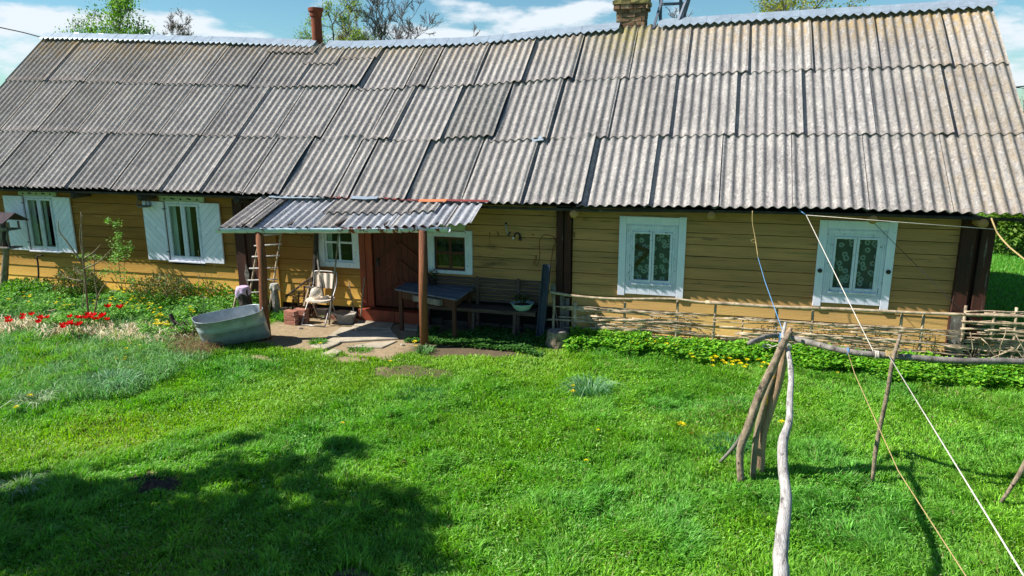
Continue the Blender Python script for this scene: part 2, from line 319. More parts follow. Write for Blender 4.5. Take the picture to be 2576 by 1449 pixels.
def slate_mat(name, c1, c2, moss=True, dark=0):
    m, nt, P, N, L = new_mat(name)
    tc = N('ShaderNodeTexCoord')
    def nz(sc, st=(1, 1, 1), d=5, ro=.6):
        mp = N('ShaderNodeMapping'); mp.inputs['Scale'].default_value = st; L(tc.outputs['Object'], mp.inputs[0])
        n = N('ShaderNodeTexNoise'); n.inputs['Scale'].default_value = sc; n.inputs['Detail'].default_value = d; n.inputs['Roughness'].default_value = ro; L(mp.outputs[0], n.inputs[0]); return n.outputs[0]
    def rg(v, a, b, c=0, d=1):
        q = N('ShaderNodeMapRange'); L(v, q.inputs[0]); q.inputs[1].default_value = a; q.inputs[2].default_value = b; q.inputs[3].default_value = c; q.inputs[4].default_value = d; return q.outputs[0]
    def mul(a, b):
        q = N('ShaderNodeMath'); q.operation = 'MULTIPLY'; L(a, q.inputs[0])
        if isinstance(b, float): q.inputs[1].default_value = b
        else: L(b, q.inputs[1])
        return q.outputs[0]
    def mix(f, a, b):
        q = N('ShaderNodeMix'); q.data_type = 'RGBA'; L(f, q.inputs[0])
        for i, v in ((6, a), (7, b)):
            if isinstance(v, tuple): q.inputs[i].default_value = v
            else: L(v, q.inputs[i])
        return q.outputs[2]
    col = mix(rg(nz(2.2), .3, .7), c1, c2)
    col = mix(mul(rg(nz(30, (1, .8, .8), 5, .75), .50, .64), .75), col, lin(76, 74, 76))
    col = mix(mul(rg(nz(25, (1, .7, .7), 5, .75), .52, .66), .7), col, lin(206, 200, 192))
    col = mix(rg(nz(16), .70, .74), col, lin(46, 44, 46))
    col = mix(mul(rg(nz(4, (5, .3, .3), 5, .7), .50, .70), .55), col, lin(92, 88, 86))
    col = mix(mul(rg(nz(3.4, (5, .3, .3), 5, .7), .54, .72), .45), col, lin(196, 188, 176))
    col = mix(mul(rg(nz(5, (3, .5, .5)), .52, .72), .4), col, lin(100, 98, 96))
    at = N('ShaderNodeAttribute'); at.attribute_name = 'Col'; sp = N('ShaderNodeSeparateColor'); L(at.outputs['Color'], sp.inputs[0])
    if moss:  # lichen below the ridge and moss under the chimney: R channel; streaks: noise
        col = mix(mul(sp.outputs[0], rg(nz(7, (2.5, .6, .6)), .36, .66)), col, lin(166, 136, 74))
        col = mix(mul(sp.outputs[1], rg(nz(9, (2.5, .7, .7)), .34, .6)), col, lin(142, 132, 74))
    hs = N('ShaderNodeHueSaturation'); L(col, hs.inputs['Color']); L(sp.outputs[2], hs.inputs['Value'])
    L(hs.outputs[0], P.inputs['Base Color']); P.inputs['Roughness'].default_value = .85; P.inputs['Specular IOR Level'].default_value = .25
    b = N('ShaderNodeBump'); b.inputs['Strength'].default_value = .8; b.inputs['Distance'].default_value = .012; L(nz(60, (1, 1, 1), 4, .7), b.inputs['Height']); L(b.outputs[0], P.inputs['Normal'])
    return m
M['slate'] = slate_mat('asbestos_slate', lin(164, 160, 155), lin(138, 134, 132))
M['slatedark'] = slate_mat('smooth_darker_slate', lin(138, 136, 132), lin(126, 124, 120), False)
M['slatewhite'] = slate_mat('whitish_slate', lin(182, 186, 192), lin(150, 154, 162), False)
def glass_mat():
    m, nt, P, N, L = new_mat('window_glass'); nt.nodes.remove(P)
    g = N('ShaderNodeBsdfGlossy'); g.inputs['Roughness'].default_value = .03; t = N('ShaderNodeBsdfTransparent'); t.inputs[0].default_value = (.82, .88, .86, 1)
    fr = N('ShaderNodeFresnel'); fr.inputs[0].default_value = 1.5; ge = N('ShaderNodeNewGeometry'); sb = N('ShaderNodeMath'); sb.operation = 'SUBTRACT'; sb.inputs[0].default_value = 1; L(ge.outputs['Backfacing'], sb.inputs[1])
    ml = N('ShaderNodeMath'); ml.operation = 'MULTIPLY'; L(fr.outputs[0], ml.inputs[0]); L(sb.outputs[0], ml.inputs[1])
    mx = N('ShaderNodeMixShader'); L(ml.outputs[0], mx.inputs[0]); L(t.outputs[0], mx.inputs[1]); L(g.outputs[0], mx.inputs[2]); L(mx.outputs[0], nt.nodes['Material Output'].inputs[0])
    return m
M['glass'] = glass_mat()
def lace_mat(name, thread, hole):
    m, nt, P, N, L = new_mat(name)
    tc = N('ShaderNodeTexCoord'); sx = N('ShaderNodeSeparateXYZ'); L(tc.outputs['Object'], sx.inputs[0]); mp = N('ShaderNodeCombineXYZ'); L(sx.outputs[0], mp.inputs[0]); L(sx.outputs[2], mp.inputs[1])
    v = N('ShaderNodeTexVoronoi'); v.voronoi_dimensions = '2D'; v.inputs['Scale'].default_value = 9; v.inputs['Randomness'].default_value = .85; L(mp.outputs[0], v.inputs[0])
    w0 = N('ShaderNodeMath'); w0.operation = 'SUBTRACT'; L(v.outputs['Distance'], w0.inputs[0]); w0.inputs[1].default_value = .24; w = N('ShaderNodeMath'); w.operation = 'ABSOLUTE'; L(w0.outputs[0], w.inputs[0])
    n = N('ShaderNodeTexNoise'); n.inputs['Scale'].default_value = 26; n.inputs['Detail'].default_value = 3; L(mp.outputs[0], n.inputs[0])
    a = N('ShaderNodeMath'); a.operation = 'MULTIPLY_ADD'; L(n.outputs[0], a.inputs[0]); a.inputs[1].default_value = .26; L(w.outputs[0], a.inputs[2])
    r = N('ShaderNodeMapRange'); L(a.outputs[0], r.inputs[0]); r.inputs[1].default_value = .235; r.inputs[2].default_value = .27
    mx = N('ShaderNodeMix'); mx.data_type = 'RGBA'; L(r.outputs[0], mx.inputs[0]); mx.inputs[6].default_value = thread; mx.inputs[7].default_value = hole
    L(mx.outputs[2], P.inputs['Base Color']); P.inputs['Roughness'].default_value = .9
    return m
M['lace'] = lace_mat('floral_lace', lin(176, 182, 180), lin(96, 100, 98))
M['lace2'] = lace_mat('dim_lace', lin(70, 76, 78), lin(40, 44, 44))
M['curtain'] = mat('thin_curtain', lin(236, 240, 238), lin(176, 184, 184), 6, (7, 1, .3), .9, 0, island=0)
M['jarglass'] = mat('cloudy_glass', lin(228, 216, 200), lin(206, 192, 176), 14, (1, 1, 1), .15, 0, island=0, spec=.6)
def jar_glass():
    m, nt, P, N, L = new_mat('cloudy_globe_glass')
    P.inputs['Base Color'].default_value = lin(236, 226, 212); P.inputs['Roughness'].default_value = .12; P.inputs['Alpha'].default_value = .62; P.inputs['Specular IOR Level'].default_value = .7
    n = N('ShaderNodeTexNoise'); n.inputs['Scale'].default_value = 16; tc = N('ShaderNodeTexCoord'); L(tc.outputs['Object'], n.inputs[0])
    r = N('ShaderNodeMapRange'); L(n.outputs[0], r.inputs[0]); r.inputs[1].default_value = .4; r.inputs[2].default_value = .6; r.inputs[3].default_value = .45; r.inputs[4].default_value = .8; L(r.outputs[0], P.inputs['Alpha'])
    return m
M['jarglass'] = jar_glass()

# ------------------------------------------------------------------ ground
def P2(pts, z=0): return [tuple(aZ(x, y, z))[:2] for x, y in pts]
PATH = P2([(1250, 905), (1000, 935), (800, 965), (560, 1040), (300, 1090), (-60, 1150)])
YARD = [(-7.6, .45), (-7.9, -.75), (-7.3, -1.45), (-6.2, -1.55), (-5.0, -1.45), (-4.3, -1.25), (-3.2, -.95), (-2.75, -.3), (-2.6, .45)]
def poly_in(x, y, poly):
    ins = np.zeros(np.shape(x), bool); n = len(poly)
    for i in range(n):
        (x1, y1), (x2, y2) = poly[i], poly[(i+1) % n]
        c = ((y1 > y) != (y2 > y)) & (x < (x2-x1)*(y-y1)/(y2-y1+1e-12)+x1); ins ^= c
    return ins
def poly_sd(x, y, poly):
    d = seg_d(x, y, poly+[poly[0]]); return np.where(poly_in(x, y, poly), -d, d)
BARE = [(P2([(990, 932)])[0], .62, .17), (P2([(1050, 925)])[0], .35, .12), (P2([(1330, 890)])[0], .40, .14), (P2([(1240, 880)])[0], .35, .10), (P2([(380, 1203)])[0], .30, .16), (P2([(880, 1442)])[0], .17, .10),
        (P2([(470, 905)])[0], .45, .14), (P2([(640, 900)])[0], .5, .12), (P2([(880, 905)])[0], .30, .10), (P2([(1010, 905)])[0], .30, .08), (P2([(700, 912)])[0], .22, .06)]
def dirt(x, y):
    n = fbm(x, y, 2.2, 3)-.5
    d = poly_sd(x, y, YARD)+n*.5
    m = 1-sst(d, -.08, .10)
    for (c, a, b) in BARE:
        e = np.hypot((x-c[0])/a, (y-c[1])/b)+n*2.6+(fbm(x, y, 7, 13)-.5)*1.4; m = np.maximum(m, (1-sst(e, .7, 1.25))*.85)
    return m
def gh(x, y):
    x = np.asarray(x, float); y = np.asarray(y, float)
    h = (fbm(x, y, .5, 1, 3)-.5)*.10*sst(-y, .6, 2.5)
    h = h+.13*sst(-x, 8, 9.5)*sst(y, -1.5, .2)*(1-sst(y, 1, 3))
    h = h+.05*sst(x, -2.8, -2.2)*sst(y, -.6, .1)*(1-sst(y, 1, 3))
    h = h-.06*sst(x, -3.2, -2.4)*(1-sst(y, -.3, .1))
    c = P2([(380, 1203)])[0]; h = h+.07*np.exp(-((x-c[0])**2/.06+(y-c[1])**2/.03))
    c = P2([(880, 1442)])[0]; h = h+.07*np.exp(-((x-c[0])**2/.02+(y-c[1])**2/.012))
    return h
def ground_():
    m, nt, P, N, L = new_mat('lawn_soil')
    a = N('ShaderNodeAttribute'); a.attribute_name = 'Col'; tc = N('ShaderNodeTexCoord')
    n = N('ShaderNodeTexNoise'); n.inputs['Scale'].default_value = 9; n.inputs['Detail'].default_value = 8; n.inputs['Roughness'].default_value = .7; L(tc.outputs['Object'], n.inputs[0])
    r = N('ShaderNodeMapRange'); L(n.outputs[0], r.inputs[0]); r.inputs[1].default_value = .3; r.inputs[2].default_value = .7; r.inputs[3].default_value = .72; r.inputs[4].default_value = 1.22
    h = N('ShaderNodeHueSaturation'); L(a.outputs['Color'], h.inputs['Color']); L(r.outputs[0], h.inputs['Value'])
    L(h.outputs[0], P.inputs['Base Color']); P.inputs['Roughness'].default_value = 1; P.inputs['Specular IOR Level'].default_value = .1
    b = N('ShaderNodeBump'); b.inputs['Strength'].default_value = .7; b.inputs['Distance'].default_value = .03; L(n.outputs[0], b.inputs['Height']); L(b.outputs[0], P.inputs['Normal'])
    far = lambda a, b, k: np.geomspace(a, b, k)
    xs = np.concatenate([-17.5-far(.5, 900, 22)[::-1], np.arange(-17.5, 6.5, .09), 6.5+far(.4, 900, 24)])
    ys = np.concatenate([-9.5-far(.4, 400, 16)[::-1], np.arange(-9.5, 1.2, .09), 1.2+far(.4, 1500, 44)])
    X, Y = np.meshgrid(xs, ys); Z = gh(X, Y); D = dirt(X, Y)
    g1 = np.array(lin(74, 116, 42)[:3]); g2 = np.array(lin(96, 140, 46)[:3]); soil = np.array(lin(156, 138, 110)[:3]); dk = np.array(lin(70, 60, 48)[:3])
    n = fbm(X, Y, .8, 5)[..., None]; C = g1*(1-n)+g2*n
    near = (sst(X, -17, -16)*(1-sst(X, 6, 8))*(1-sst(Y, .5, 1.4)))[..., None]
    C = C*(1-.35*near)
    under = sst(X, -4.9, -4.5)[..., None]*(1-sst(X, -2.8, -2.4))[..., None]  # earth under the bench, its shade painted into the colour
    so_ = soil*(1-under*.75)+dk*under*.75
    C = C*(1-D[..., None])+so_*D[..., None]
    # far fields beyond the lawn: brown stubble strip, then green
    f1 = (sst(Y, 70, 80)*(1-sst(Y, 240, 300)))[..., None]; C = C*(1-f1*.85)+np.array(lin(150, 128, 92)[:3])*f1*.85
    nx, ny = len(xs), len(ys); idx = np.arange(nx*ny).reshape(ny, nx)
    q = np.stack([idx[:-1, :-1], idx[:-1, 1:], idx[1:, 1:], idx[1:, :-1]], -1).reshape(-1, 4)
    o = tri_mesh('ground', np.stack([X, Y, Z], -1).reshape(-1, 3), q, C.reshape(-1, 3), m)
    o.data.polygons.foreach_set('use_smooth', np.ones(len(q), bool)); tag(o, kind='structure')
ground_()

# ------------------------------------------------------------------ house
XRp = [-17, -16.4, -14, -10.9, -8.05, -5.1, -2.3, -.3, 4.25, 5]; ZRp = [3.38, 3.35, 3.23, 3.06, 2.88, 2.87, 3.04, 3.1, 3.19, 3.2]
XEp = [-17, -8.4, -6, -3.85, -2.2, -1, 1.06, 5]; ZEp = [-.02, -.02, -.05, -.07, -.07, -.04, 0, -.02]
RY, RL = 3.74, 4.85
_xx = np.linspace(-19, 6, 400); _k = np.exp(-np.linspace(-2, 2, 25)**2); _k /= _k.sum()
_zr = np.convolve(np.pad(np.interp(_xx, XRp, ZRp), 12, 'edge'), _k, 'valid'); _ze = np.convolve(np.pad(np.interp(_xx, XEp, ZEp), 12, 'edge'), _k, 'valid')
def roofz(x, q):
    """q: 0 at the eave, 1 at the ridge"""
    return 2.33+np.interp(x, _xx, _ze)*(1-q)+np.interp(x, _xx, _zr)*q
NX = np.array([0, -.637, .771])
WY = .43
house = thing('farmhouse', 'long yellow timber farmhouse with sagging grey corrugated slate roof and blue white windows', 'house', (-6, 2, 0))

def corrugated(name, x0, x1, surf, nrm, s0, s1, m, parent, lift=(0, .02), tilt=.02, pitch=.15, amp=.024, th=.008, mossf=None, val=1.0, ragged=0, warp=0):
    """one corrugated sheet on the surface surf(x, s); s runs downhill"""
    nxn = max(4, int(round((x1-x0)/pitch*8))); ns = max(3, int((s1-s0)/.2)+2)
    u = np.linspace(x0, x1, nxn+1); v = np.linspace(s0, s1, ns)
    U, V = np.meshgrid(u, v)
    if ragged: V[-1, :] += np.array([random.uniform(-ragged, ragged)*.4 for _ in u])
    t = (V-s0)/(s1-s0); w = (U-x0)/(x1-x0)
    ph = 2*np.pi*U/pitch
    off = amp*np.cos(ph)+lift[0]+(lift[1]-lift[0])*t+tilt*w*np.clip(V/.5+.25, .25, 1)+warp*np.sin(t*3)*w
    base = np.stack([U, *surf(U, V)], -1)
    top = base+off[..., None]*nrm; bot = top-th*nrm
    n = nxn+1; V3 = np.concatenate([top.reshape(-1, 3), bot.reshape(-1, 3)]); k = n*ns
    idx = np.arange(k).reshape(ns, n)
    a = np.stack([idx[:-1, :-1], idx[1:, :-1], idx[1:, 1:], idx[:-1, 1:]], -1).reshape(-1, 4)
    b = a[:, ::-1]+k
    def rim(l, flip=False):
        e = np.stack([l[:-1], l[1:], l[1:]+k, l[:-1]+k], -1); return e[:, ::-1] if flip else e
    F_ = np.concatenate([a, b, rim(idx[-1]), rim(idx[0], True), rim(idx[:, -1], True), rim(idx[:, 0])])
    c = np.zeros((2*k, 3)); c[:, 2] = val
    if mossf is not None:
        r, g = mossf(U, V); c[:k, 0] = r.ravel(); c[:k, 1] = g.ravel()
    return V3, F_, c
class SheetSet:
    def __init__(s): s.V = []; s.F = []; s.C = []; s.n = 0
    def add(s, t): s.V.append(t[0]); s.F.append(t[1]+s.n); s.C.append(t[2]); s.n += len(t[0])
    def build(s, name, m, parent):
        o = tri_mesh(name, np.concatenate(s.V), np.concatenate(s.F), np.concatenate(s.C), m, parent)
        return o
def rsurf(x, s): q = 1-s/RL; return RY*(1-s/RL*1.0)*1.0+0*x if False else RY*q, roofz(x, q)
def mossf(U, V):
    r = np.clip(1.25-V/1.0, 0, 1)*.95*(.35+.65*sst(np.abs(U+6), 3.5, 9))
    r = np.maximum(r, .30*sst(U, 2.2, 3.6)); r = np.maximum(r, .25*sst(-U, 9, 14)*(1-V/4.85))
    g = np.exp(-((U+1.9)/.55)**2)*np.clip(1.25-V/1.0, 0, 1)+.5*np.exp(-((U+7.5)/1.2)**2)*np.clip(1.2-V/.5, 0, 1)
    return np.clip(r, 0, 1), np.clip(g, 0, 1)
J1 = [-16.42, -15.30, -14.21, -13.14, -12.09, -11.06, -9.87, -8.71, -7.23, -6.21, -5.78, -4.77, -3.79, -2.81, -1.77, -.75, .30, 1.36, 2.40, 3.45, 4.27]
J2 = [-16.42, -15.42, -14.38, -13.30, -12.25, -11.18, -10.12, -9.3, -8.46, -7.43, -6.42, -5.99, -4.97, -3.97, -2.98, -1.93, -.91, .13, 1.17, 2.21, 3.28, 4.27]
J3 = [-16.42, -15.5, -14.53, -13.48, -12.45, -11.36, -10.2, -9.3, -8.37, -7.57, -6.55, -6.22, -5.15, -4.16, -3.13, -2.13, -1.08, -.05, .99, 2.02, 3.08, 4.27]
main = SheetSet(); spec_ = None
for row, (J, s0, s1) in enumerate([(J1, .0, 1.65), (J2, 1.55, 3.27), (J3, 3.17, 4.86)]):
    for i in range(len(J)-1):
        x0, x1 = J[i], J[i+1]
        mid = -9 < x0 < -3
        ext = random.uniform(-.05, .05)*(1.3 if row == 2 else 1) if mid else random.uniform(-.01, .01)
        lf = random.uniform(.020, .034)+(.02 if mid and random.random() < .5 else 0)
        tl = random.uniform(.017, .026)+(.010 if x0 < -3 else 0)+(.02 if mid and random.random() < .6 else 0)
        sheet = corrugated('sheet', x0-.06, x1+.03, rsurf, NX, s0, s1+ext, None, None, (.004, lf), tl, mossf=mossf, val=random.uniform(.86, 1.08), ragged=.03 if row == 2 and mid else .004, warp=random.uniform(-.012, .028) if mid else 0)
        if row == 1 and abs(x0+4.97) < .02: spec_ = sheet
        else: main.add(sheet)
# the short strip patched in along the sagging ridge
for x0, x1, sb in [(-9.9, -8.75, .42), (-8.8, -8.1, .80), (-8.15, -7.2, .60)]:
    main.add(corrugated('strip', x0-.05, x1+.04, rsurf, NX, 0, sb, None, None, (.03, .055), .02, mossf=mossf, val=1.0))
# back slope
def bsurf(x, s): q = 1-s/RL; return RY+RY*(1-q), roofz(x, q)
for i in range(len(J1)-1): main.add(corrugated('back', J1[i]-.05, J1[i+1]+.04, bsurf, np.array([0, .637, .771]), 0, 4.86, None, None, (0, .02), .02))
roof = main.build('roof', M['slate'], house)
ss = SheetSet(); ss.add(spec_); o = ss.build('replaced_sheet', M['slatedark'], roof); tag(o, 'smoother darker grey replacement slate sheet')
# ridge cap with folded scallop tabs
xs = np.arange(-16.5, 4.36, .15)
for r0, r1 in ((-17, -8.98), (-8.6, -2.25), (-1.5, 5)):
    mb = MB()
    for a, b in zip(xs[:-1], xs[1:]):
        if not (r0 <= a < r1): continue
        za, zb = roofz(a, 1)+.095, roofz(b, 1)+.095
        for sgn in (-1, 1):
            ys0, ys1 = RY, RY+sgn*.18
            mb.add([(a, ys0, za), (b+.001, ys0, zb), (b+.001, ys1, zb-.13), (a, ys1, za-.13)], [(0, 1, 2, 3)])
            c = (a+b)/2; mb.add([(a, ys1, za-.13), (b, ys1, zb-.13), (c, ys1+sgn*.055, (za+zb)/2-.185)], [(0, 1, 2)])
    o = mb.build('ridge_cap', M['ridge'], roof); md = o.modifiers.new('t', 'SOLIDIFY'); md.thickness = .004
# small white tin patch on the slope
def rpt(x, s, h=.05):
    y, z = rsurf(x, s); return (x, y-.637*h, z+.771*h)
mb = MB(); mb.add([rpt(-3.22, 3.24, .06), rpt(-3.02, 3.22, .07), rpt(-3.0, 3.36, .08), rpt(-3.2, 3.38, .07)], [(0, 1, 2, 3)]); o = mb.build('tin_patch', M['ridge'], roof); o.modifiers.new('t', 'SOLIDIFY').thickness = .004
# timber under the eave: fascia, purlin ends, barge boards
mb = MB()
for i in range(len(xs)-1): pass
x = -16.3
while x < 4.1:
    x2 = min(x+2.05, 4.12); za, zb = roofz(x, 0), roofz(x2, 0)
    mb.hexa([(x, .06, za-.085), (x2, .06, zb-.085), (x2, .10, zb-.085), (x, .10, za-.085), (x, .06, za-.045), (x2, .06, zb-.045), (x2, .10, zb-.045), (x, .10, za-.045)]); x = x2
mb.build('eave_board', M['greydark'], house)
for px, py in [(190, 487), (358, 492), (600, 497), (757, 500), (1445, 520), (1790, 537), (2195, 545), (2470, 560)]:
    p = aY(px, py, .12); z = float(roofz(p.x, 0))-.11
    MB().tube([(p.x, .05, z-.02), (p.x, .5, z-.01)], [.065, .07], 10, rough=.05).build('rafter_end', M['clad_worn'] if px > 1000 else M['greydark'], house, smooth=True)
for X in (-16.1, 4.18):
    mb = MB(); mb.hexa([(X, .02, float(roofz(X, 0))-.14), (X+.03, .02, float(roofz(X, 0))-.14), (X+.03, RY, float(roofz(X, 1))-.14), (X, RY, float(roofz(X, 1))-.14),
                         (X, .02, float(roofz(X, 0))-.03), (X+.03, .02, float(roofz(X, 0))-.03), (X+.03, RY, float(roofz(X, 1))-.03), (X, RY, float(roofz(X, 1))-.03)])
    mb.build('barge_board', M['greydark'], house)
# soffit purlin to seal the dark gap under the eave
MB().box((-16.0, .20, 2.225), (3.6, .42, 2.25)).build('soffit', M['greydark'], house)

# front wall: boards laid one over the other, with openings cut
OPEN = [(-14.0, -13.26, .97, 2.08), (-10.44, -9.66, .93, 2.06), (-7.0, -6.36, 1.02, 1.78), (-6.02, -4.98, .0, 2.3), (-4.82, -4.18, 1.0, 1.66), (-1.37, -.64, .96, 1.9), (1.65, 2.36, 1.01, 1.93)]
def clad(x0, x1, z0, z1, h, m, name='wall_boards'):
    mb = MB(); z = z1
    while z > z0+.02:
        zb = max(z-h, z0); cuts = [x0]; segs = [(x0, x1)]
        zm = (z+zb)/2
        for a, b, c, d in OPEN:
            ns = []
            for s, e in segs:
                if c < zm < d and a < e and b > s:
                    if a > s: ns.append((s, a))
                    if b < e: ns.append((b, e))
                else: ns.append((s, e))
            segs = ns
        for s, e in segs:
            # split long boards
            p = s
            while p < e-.01:
                q = e if e-p < 6 else p+random.uniform(2.5, 5.2)
                dy = random.uniform(-.002, .002)
                mb.hexa([(p+.0015, WY-.014+dy, zb+.012), (q-.0015, WY-.014+dy, zb+.012), (q-.0015, WY+.02, zb+.012), (p+.0015, WY+.02, zb+.012),
                         (p+.0015, WY+.002+dy, z), (q-.0015, WY+.002+dy, z), (q-.0015, WY+.02, z), (p+.0015, WY+.02, z)]); p = q
        z = zb
    return mb.build(name, m, house)
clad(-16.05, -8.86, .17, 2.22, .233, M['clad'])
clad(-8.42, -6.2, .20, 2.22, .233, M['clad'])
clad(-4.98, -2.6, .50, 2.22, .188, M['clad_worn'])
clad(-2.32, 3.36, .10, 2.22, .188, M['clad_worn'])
mb = MB()
for a, b, c, d in [(-16.05, 3.45, 0, 0)]:
    # dark backing boards behind the cladding, pieces between openings
    xs_ = [-16.05]+[v for o_ in OPEN for v in o_[:2]]+[3.45]
    for k in range(0, len(xs_), 2): mb.box((xs_[k], WY+.025, .0), (xs_[k+1], WY+.12, 2.28))
    for a, b, c, d in OPEN:
        if c > .05: mb.box((a, WY+.025, 0), (b, WY+.12, c))
        mb.box((a, WY+.025, d), (b, WY+.12, 2.28))
mb.build('wall_core', M['dark'], house)
MB().box((-16.0, 7.0, 0), (3.6, 7.1, 2.25)).build('back_wall', M['clad'], house)
for X0, X1 in ((-16.05, -15.95), (3.50, 3.60)):
    mb = MB(); z1, z2 = 2.2, float(roofz(X0, 1))-.08
    mb.add([(X0, .6, .1), (X0, 7.0, .1), (X0, 7.0, z1), (X0, RY, z2), (X0, .6, z1), (X1, .6, .1), (X1, 7.0, .1), (X1, 7.0, z1), (X1, RY, z2), (X1, .6, z1)],
           [(0, 1, 2, 3, 4), (9, 8, 7, 6, 5), (0, 5, 6, 1), (1, 6, 7, 2), (2, 7, 8, 3), (3, 8, 9, 4), (4, 9, 5, 0)])
    mb.build('gable_wall', M['clad_worn'], house)
# foundation ledge
mb = MB(); x = -16
while x < -8.9:
    w = random.uniform(.35, .8); mb.box((x, WY-.12-random.uniform(0, .03), -.1), (x+w-.01, WY+.05, .155+random.uniform(-.01, .01))); x += w
mb.build('foundation', M['stone'], house, bevel=.012)
mb = MB(); x = -16.05
while x < -8.9:
    w = random.uniform(1.6, 2.4); w = min(w, -8.88-x); mb.hexa([(x, WY-.13, .158), (x+w-.006, WY-.13, .158), (x+w-.006, WY+.0, .158), (x, WY, .158), (x, WY-.13, .18), (x+w-.006, WY-.13, .18), (x+w-.006, WY, .196), (x, WY, .196)]); x += w
mb.build('sill_board', M['grey'], house)
for xa_, xb_ in ((-8.4, -6.3), (-4.9, 3.4)):
    mb = MB(); x = xa_
    while x < xb_:
        w = random.uniform(.25, .6); mb.box((x, WY-.03-random.uniform(0, .05), -.1), (min(x+w, xb_)-.02, WY+.05, .13+random.uniform(-.03, .03))); x += w
    mb.build('foundation', M['greydark'], house, bevel=.02)

# corner posts
def post(x0, x1, z1=2.16, y=None, m='cornerwood', n=2, name='corner_post'):
    y = y or WY-.10; mb = MB(); w = (x1-x0)/n
    for k in range(n): mb.box((x0+k*w+.006, y+(.03 if n > 1 and k == 1 else 0), .06), (x0+(k+1)*w-.006, WY+.06, z1))
    return mb.build(name, M[m], house, bevel=.006)
p1 = post(-8.87, -8.42); post(-8.08, -7.99, 2.13, WY-.045, 'clad', 1, 'trim_board'); p2 = post(-2.585, -2.335)
p3 = MB().box((3.36, WY-.09, .08), (3.545, WY+.06, 2.2)).build('corner_post', M['cornerwood'], house, bevel=.006)
MB().box((3.552, WY-.02, .08), (3.60, WY+.2, 2.2)).box((3.61, WY-.09, .08), (3.78, WY+.20, 2.2)).build('corner_post', M['cornerwood'], house, bevel=.006)
# weathered bare lower ends of the posts
MB().box((3.372, WY-.094, .05), (3.535, WY-.091, .82)).build('bare_board_end', M['grey'], p3)
MB().box((-2.50, WY-.104, .05), (-2.42, WY-.101, .70)).box((-2.415, WY-.073, .05), (-2.35, WY-.071, .66)).build('bare_board_end', M['grey'], p2)

# ------------------------------------------------------------------ windows
def frame(mb, x0, x1, z0, z1, w, y0, y1, wb=None):
    wb = wb or w
    mb.box((x0, y0, z0), (x0+w, y1, z1)); mb.box((x1-w, y0, z0), (x1, y1, z1))
    mb.box((x0+w, y0, z1-w), (x1-w, y1, z1)); mb.box((x0+w, y0, z0), (x1-w, y1, z0+wb))
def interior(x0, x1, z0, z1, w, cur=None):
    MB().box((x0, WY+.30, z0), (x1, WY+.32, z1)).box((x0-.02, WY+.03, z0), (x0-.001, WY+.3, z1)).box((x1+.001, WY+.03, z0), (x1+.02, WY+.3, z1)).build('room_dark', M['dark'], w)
def curtain(x0, x1, z0, z1, m, w, y=WY+.035, amp=.008, waves=40):
    n = 40; mb = MB(); vs = []
    for i in range(n+1):
        x = x0+(x1-x0)*i/n; yy = y+amp*math.sin(i/n*(x1-x0)*waves); vs += [(x, yy, z0), (x, yy, z1)]
    mb.add(vs, [(2*i, 2*i+2, 2*i+3, 2*i+1) for i in range(n)]); return mb.build('curtain', M[m], w, smooth=True)
def casement(x0, x1, z0, z1, y, mname, root, label=None, mull=.07, sw=.045, fw_=.045):
    """two sashes side by side with a pane each"""
    w = MB(); frame(w, x0, x1, z0, z1, fw_, y-.01, y+.07)
    win = w.build('window', M[mname], root, bevel=.004)
    if label: win['label'] = label
    xm = (x0+x1)/2
    for a, b in ((x0+fw_+.002, xm-.003), (xm+.003, x1-fw_-.002)):
        s = MB(); frame(s, a, b, z0+fw_+.002, z1-fw_-.002, sw, y-.022, y+.02); s.build('sash', M[mname], win, bevel=.004)
        MB().box((a+sw, y+.0, z0+fw_+.002+sw), (b-sw, y+.004, z1-fw_-.002-sw)).build('pane', M['glass'], win)
    return win
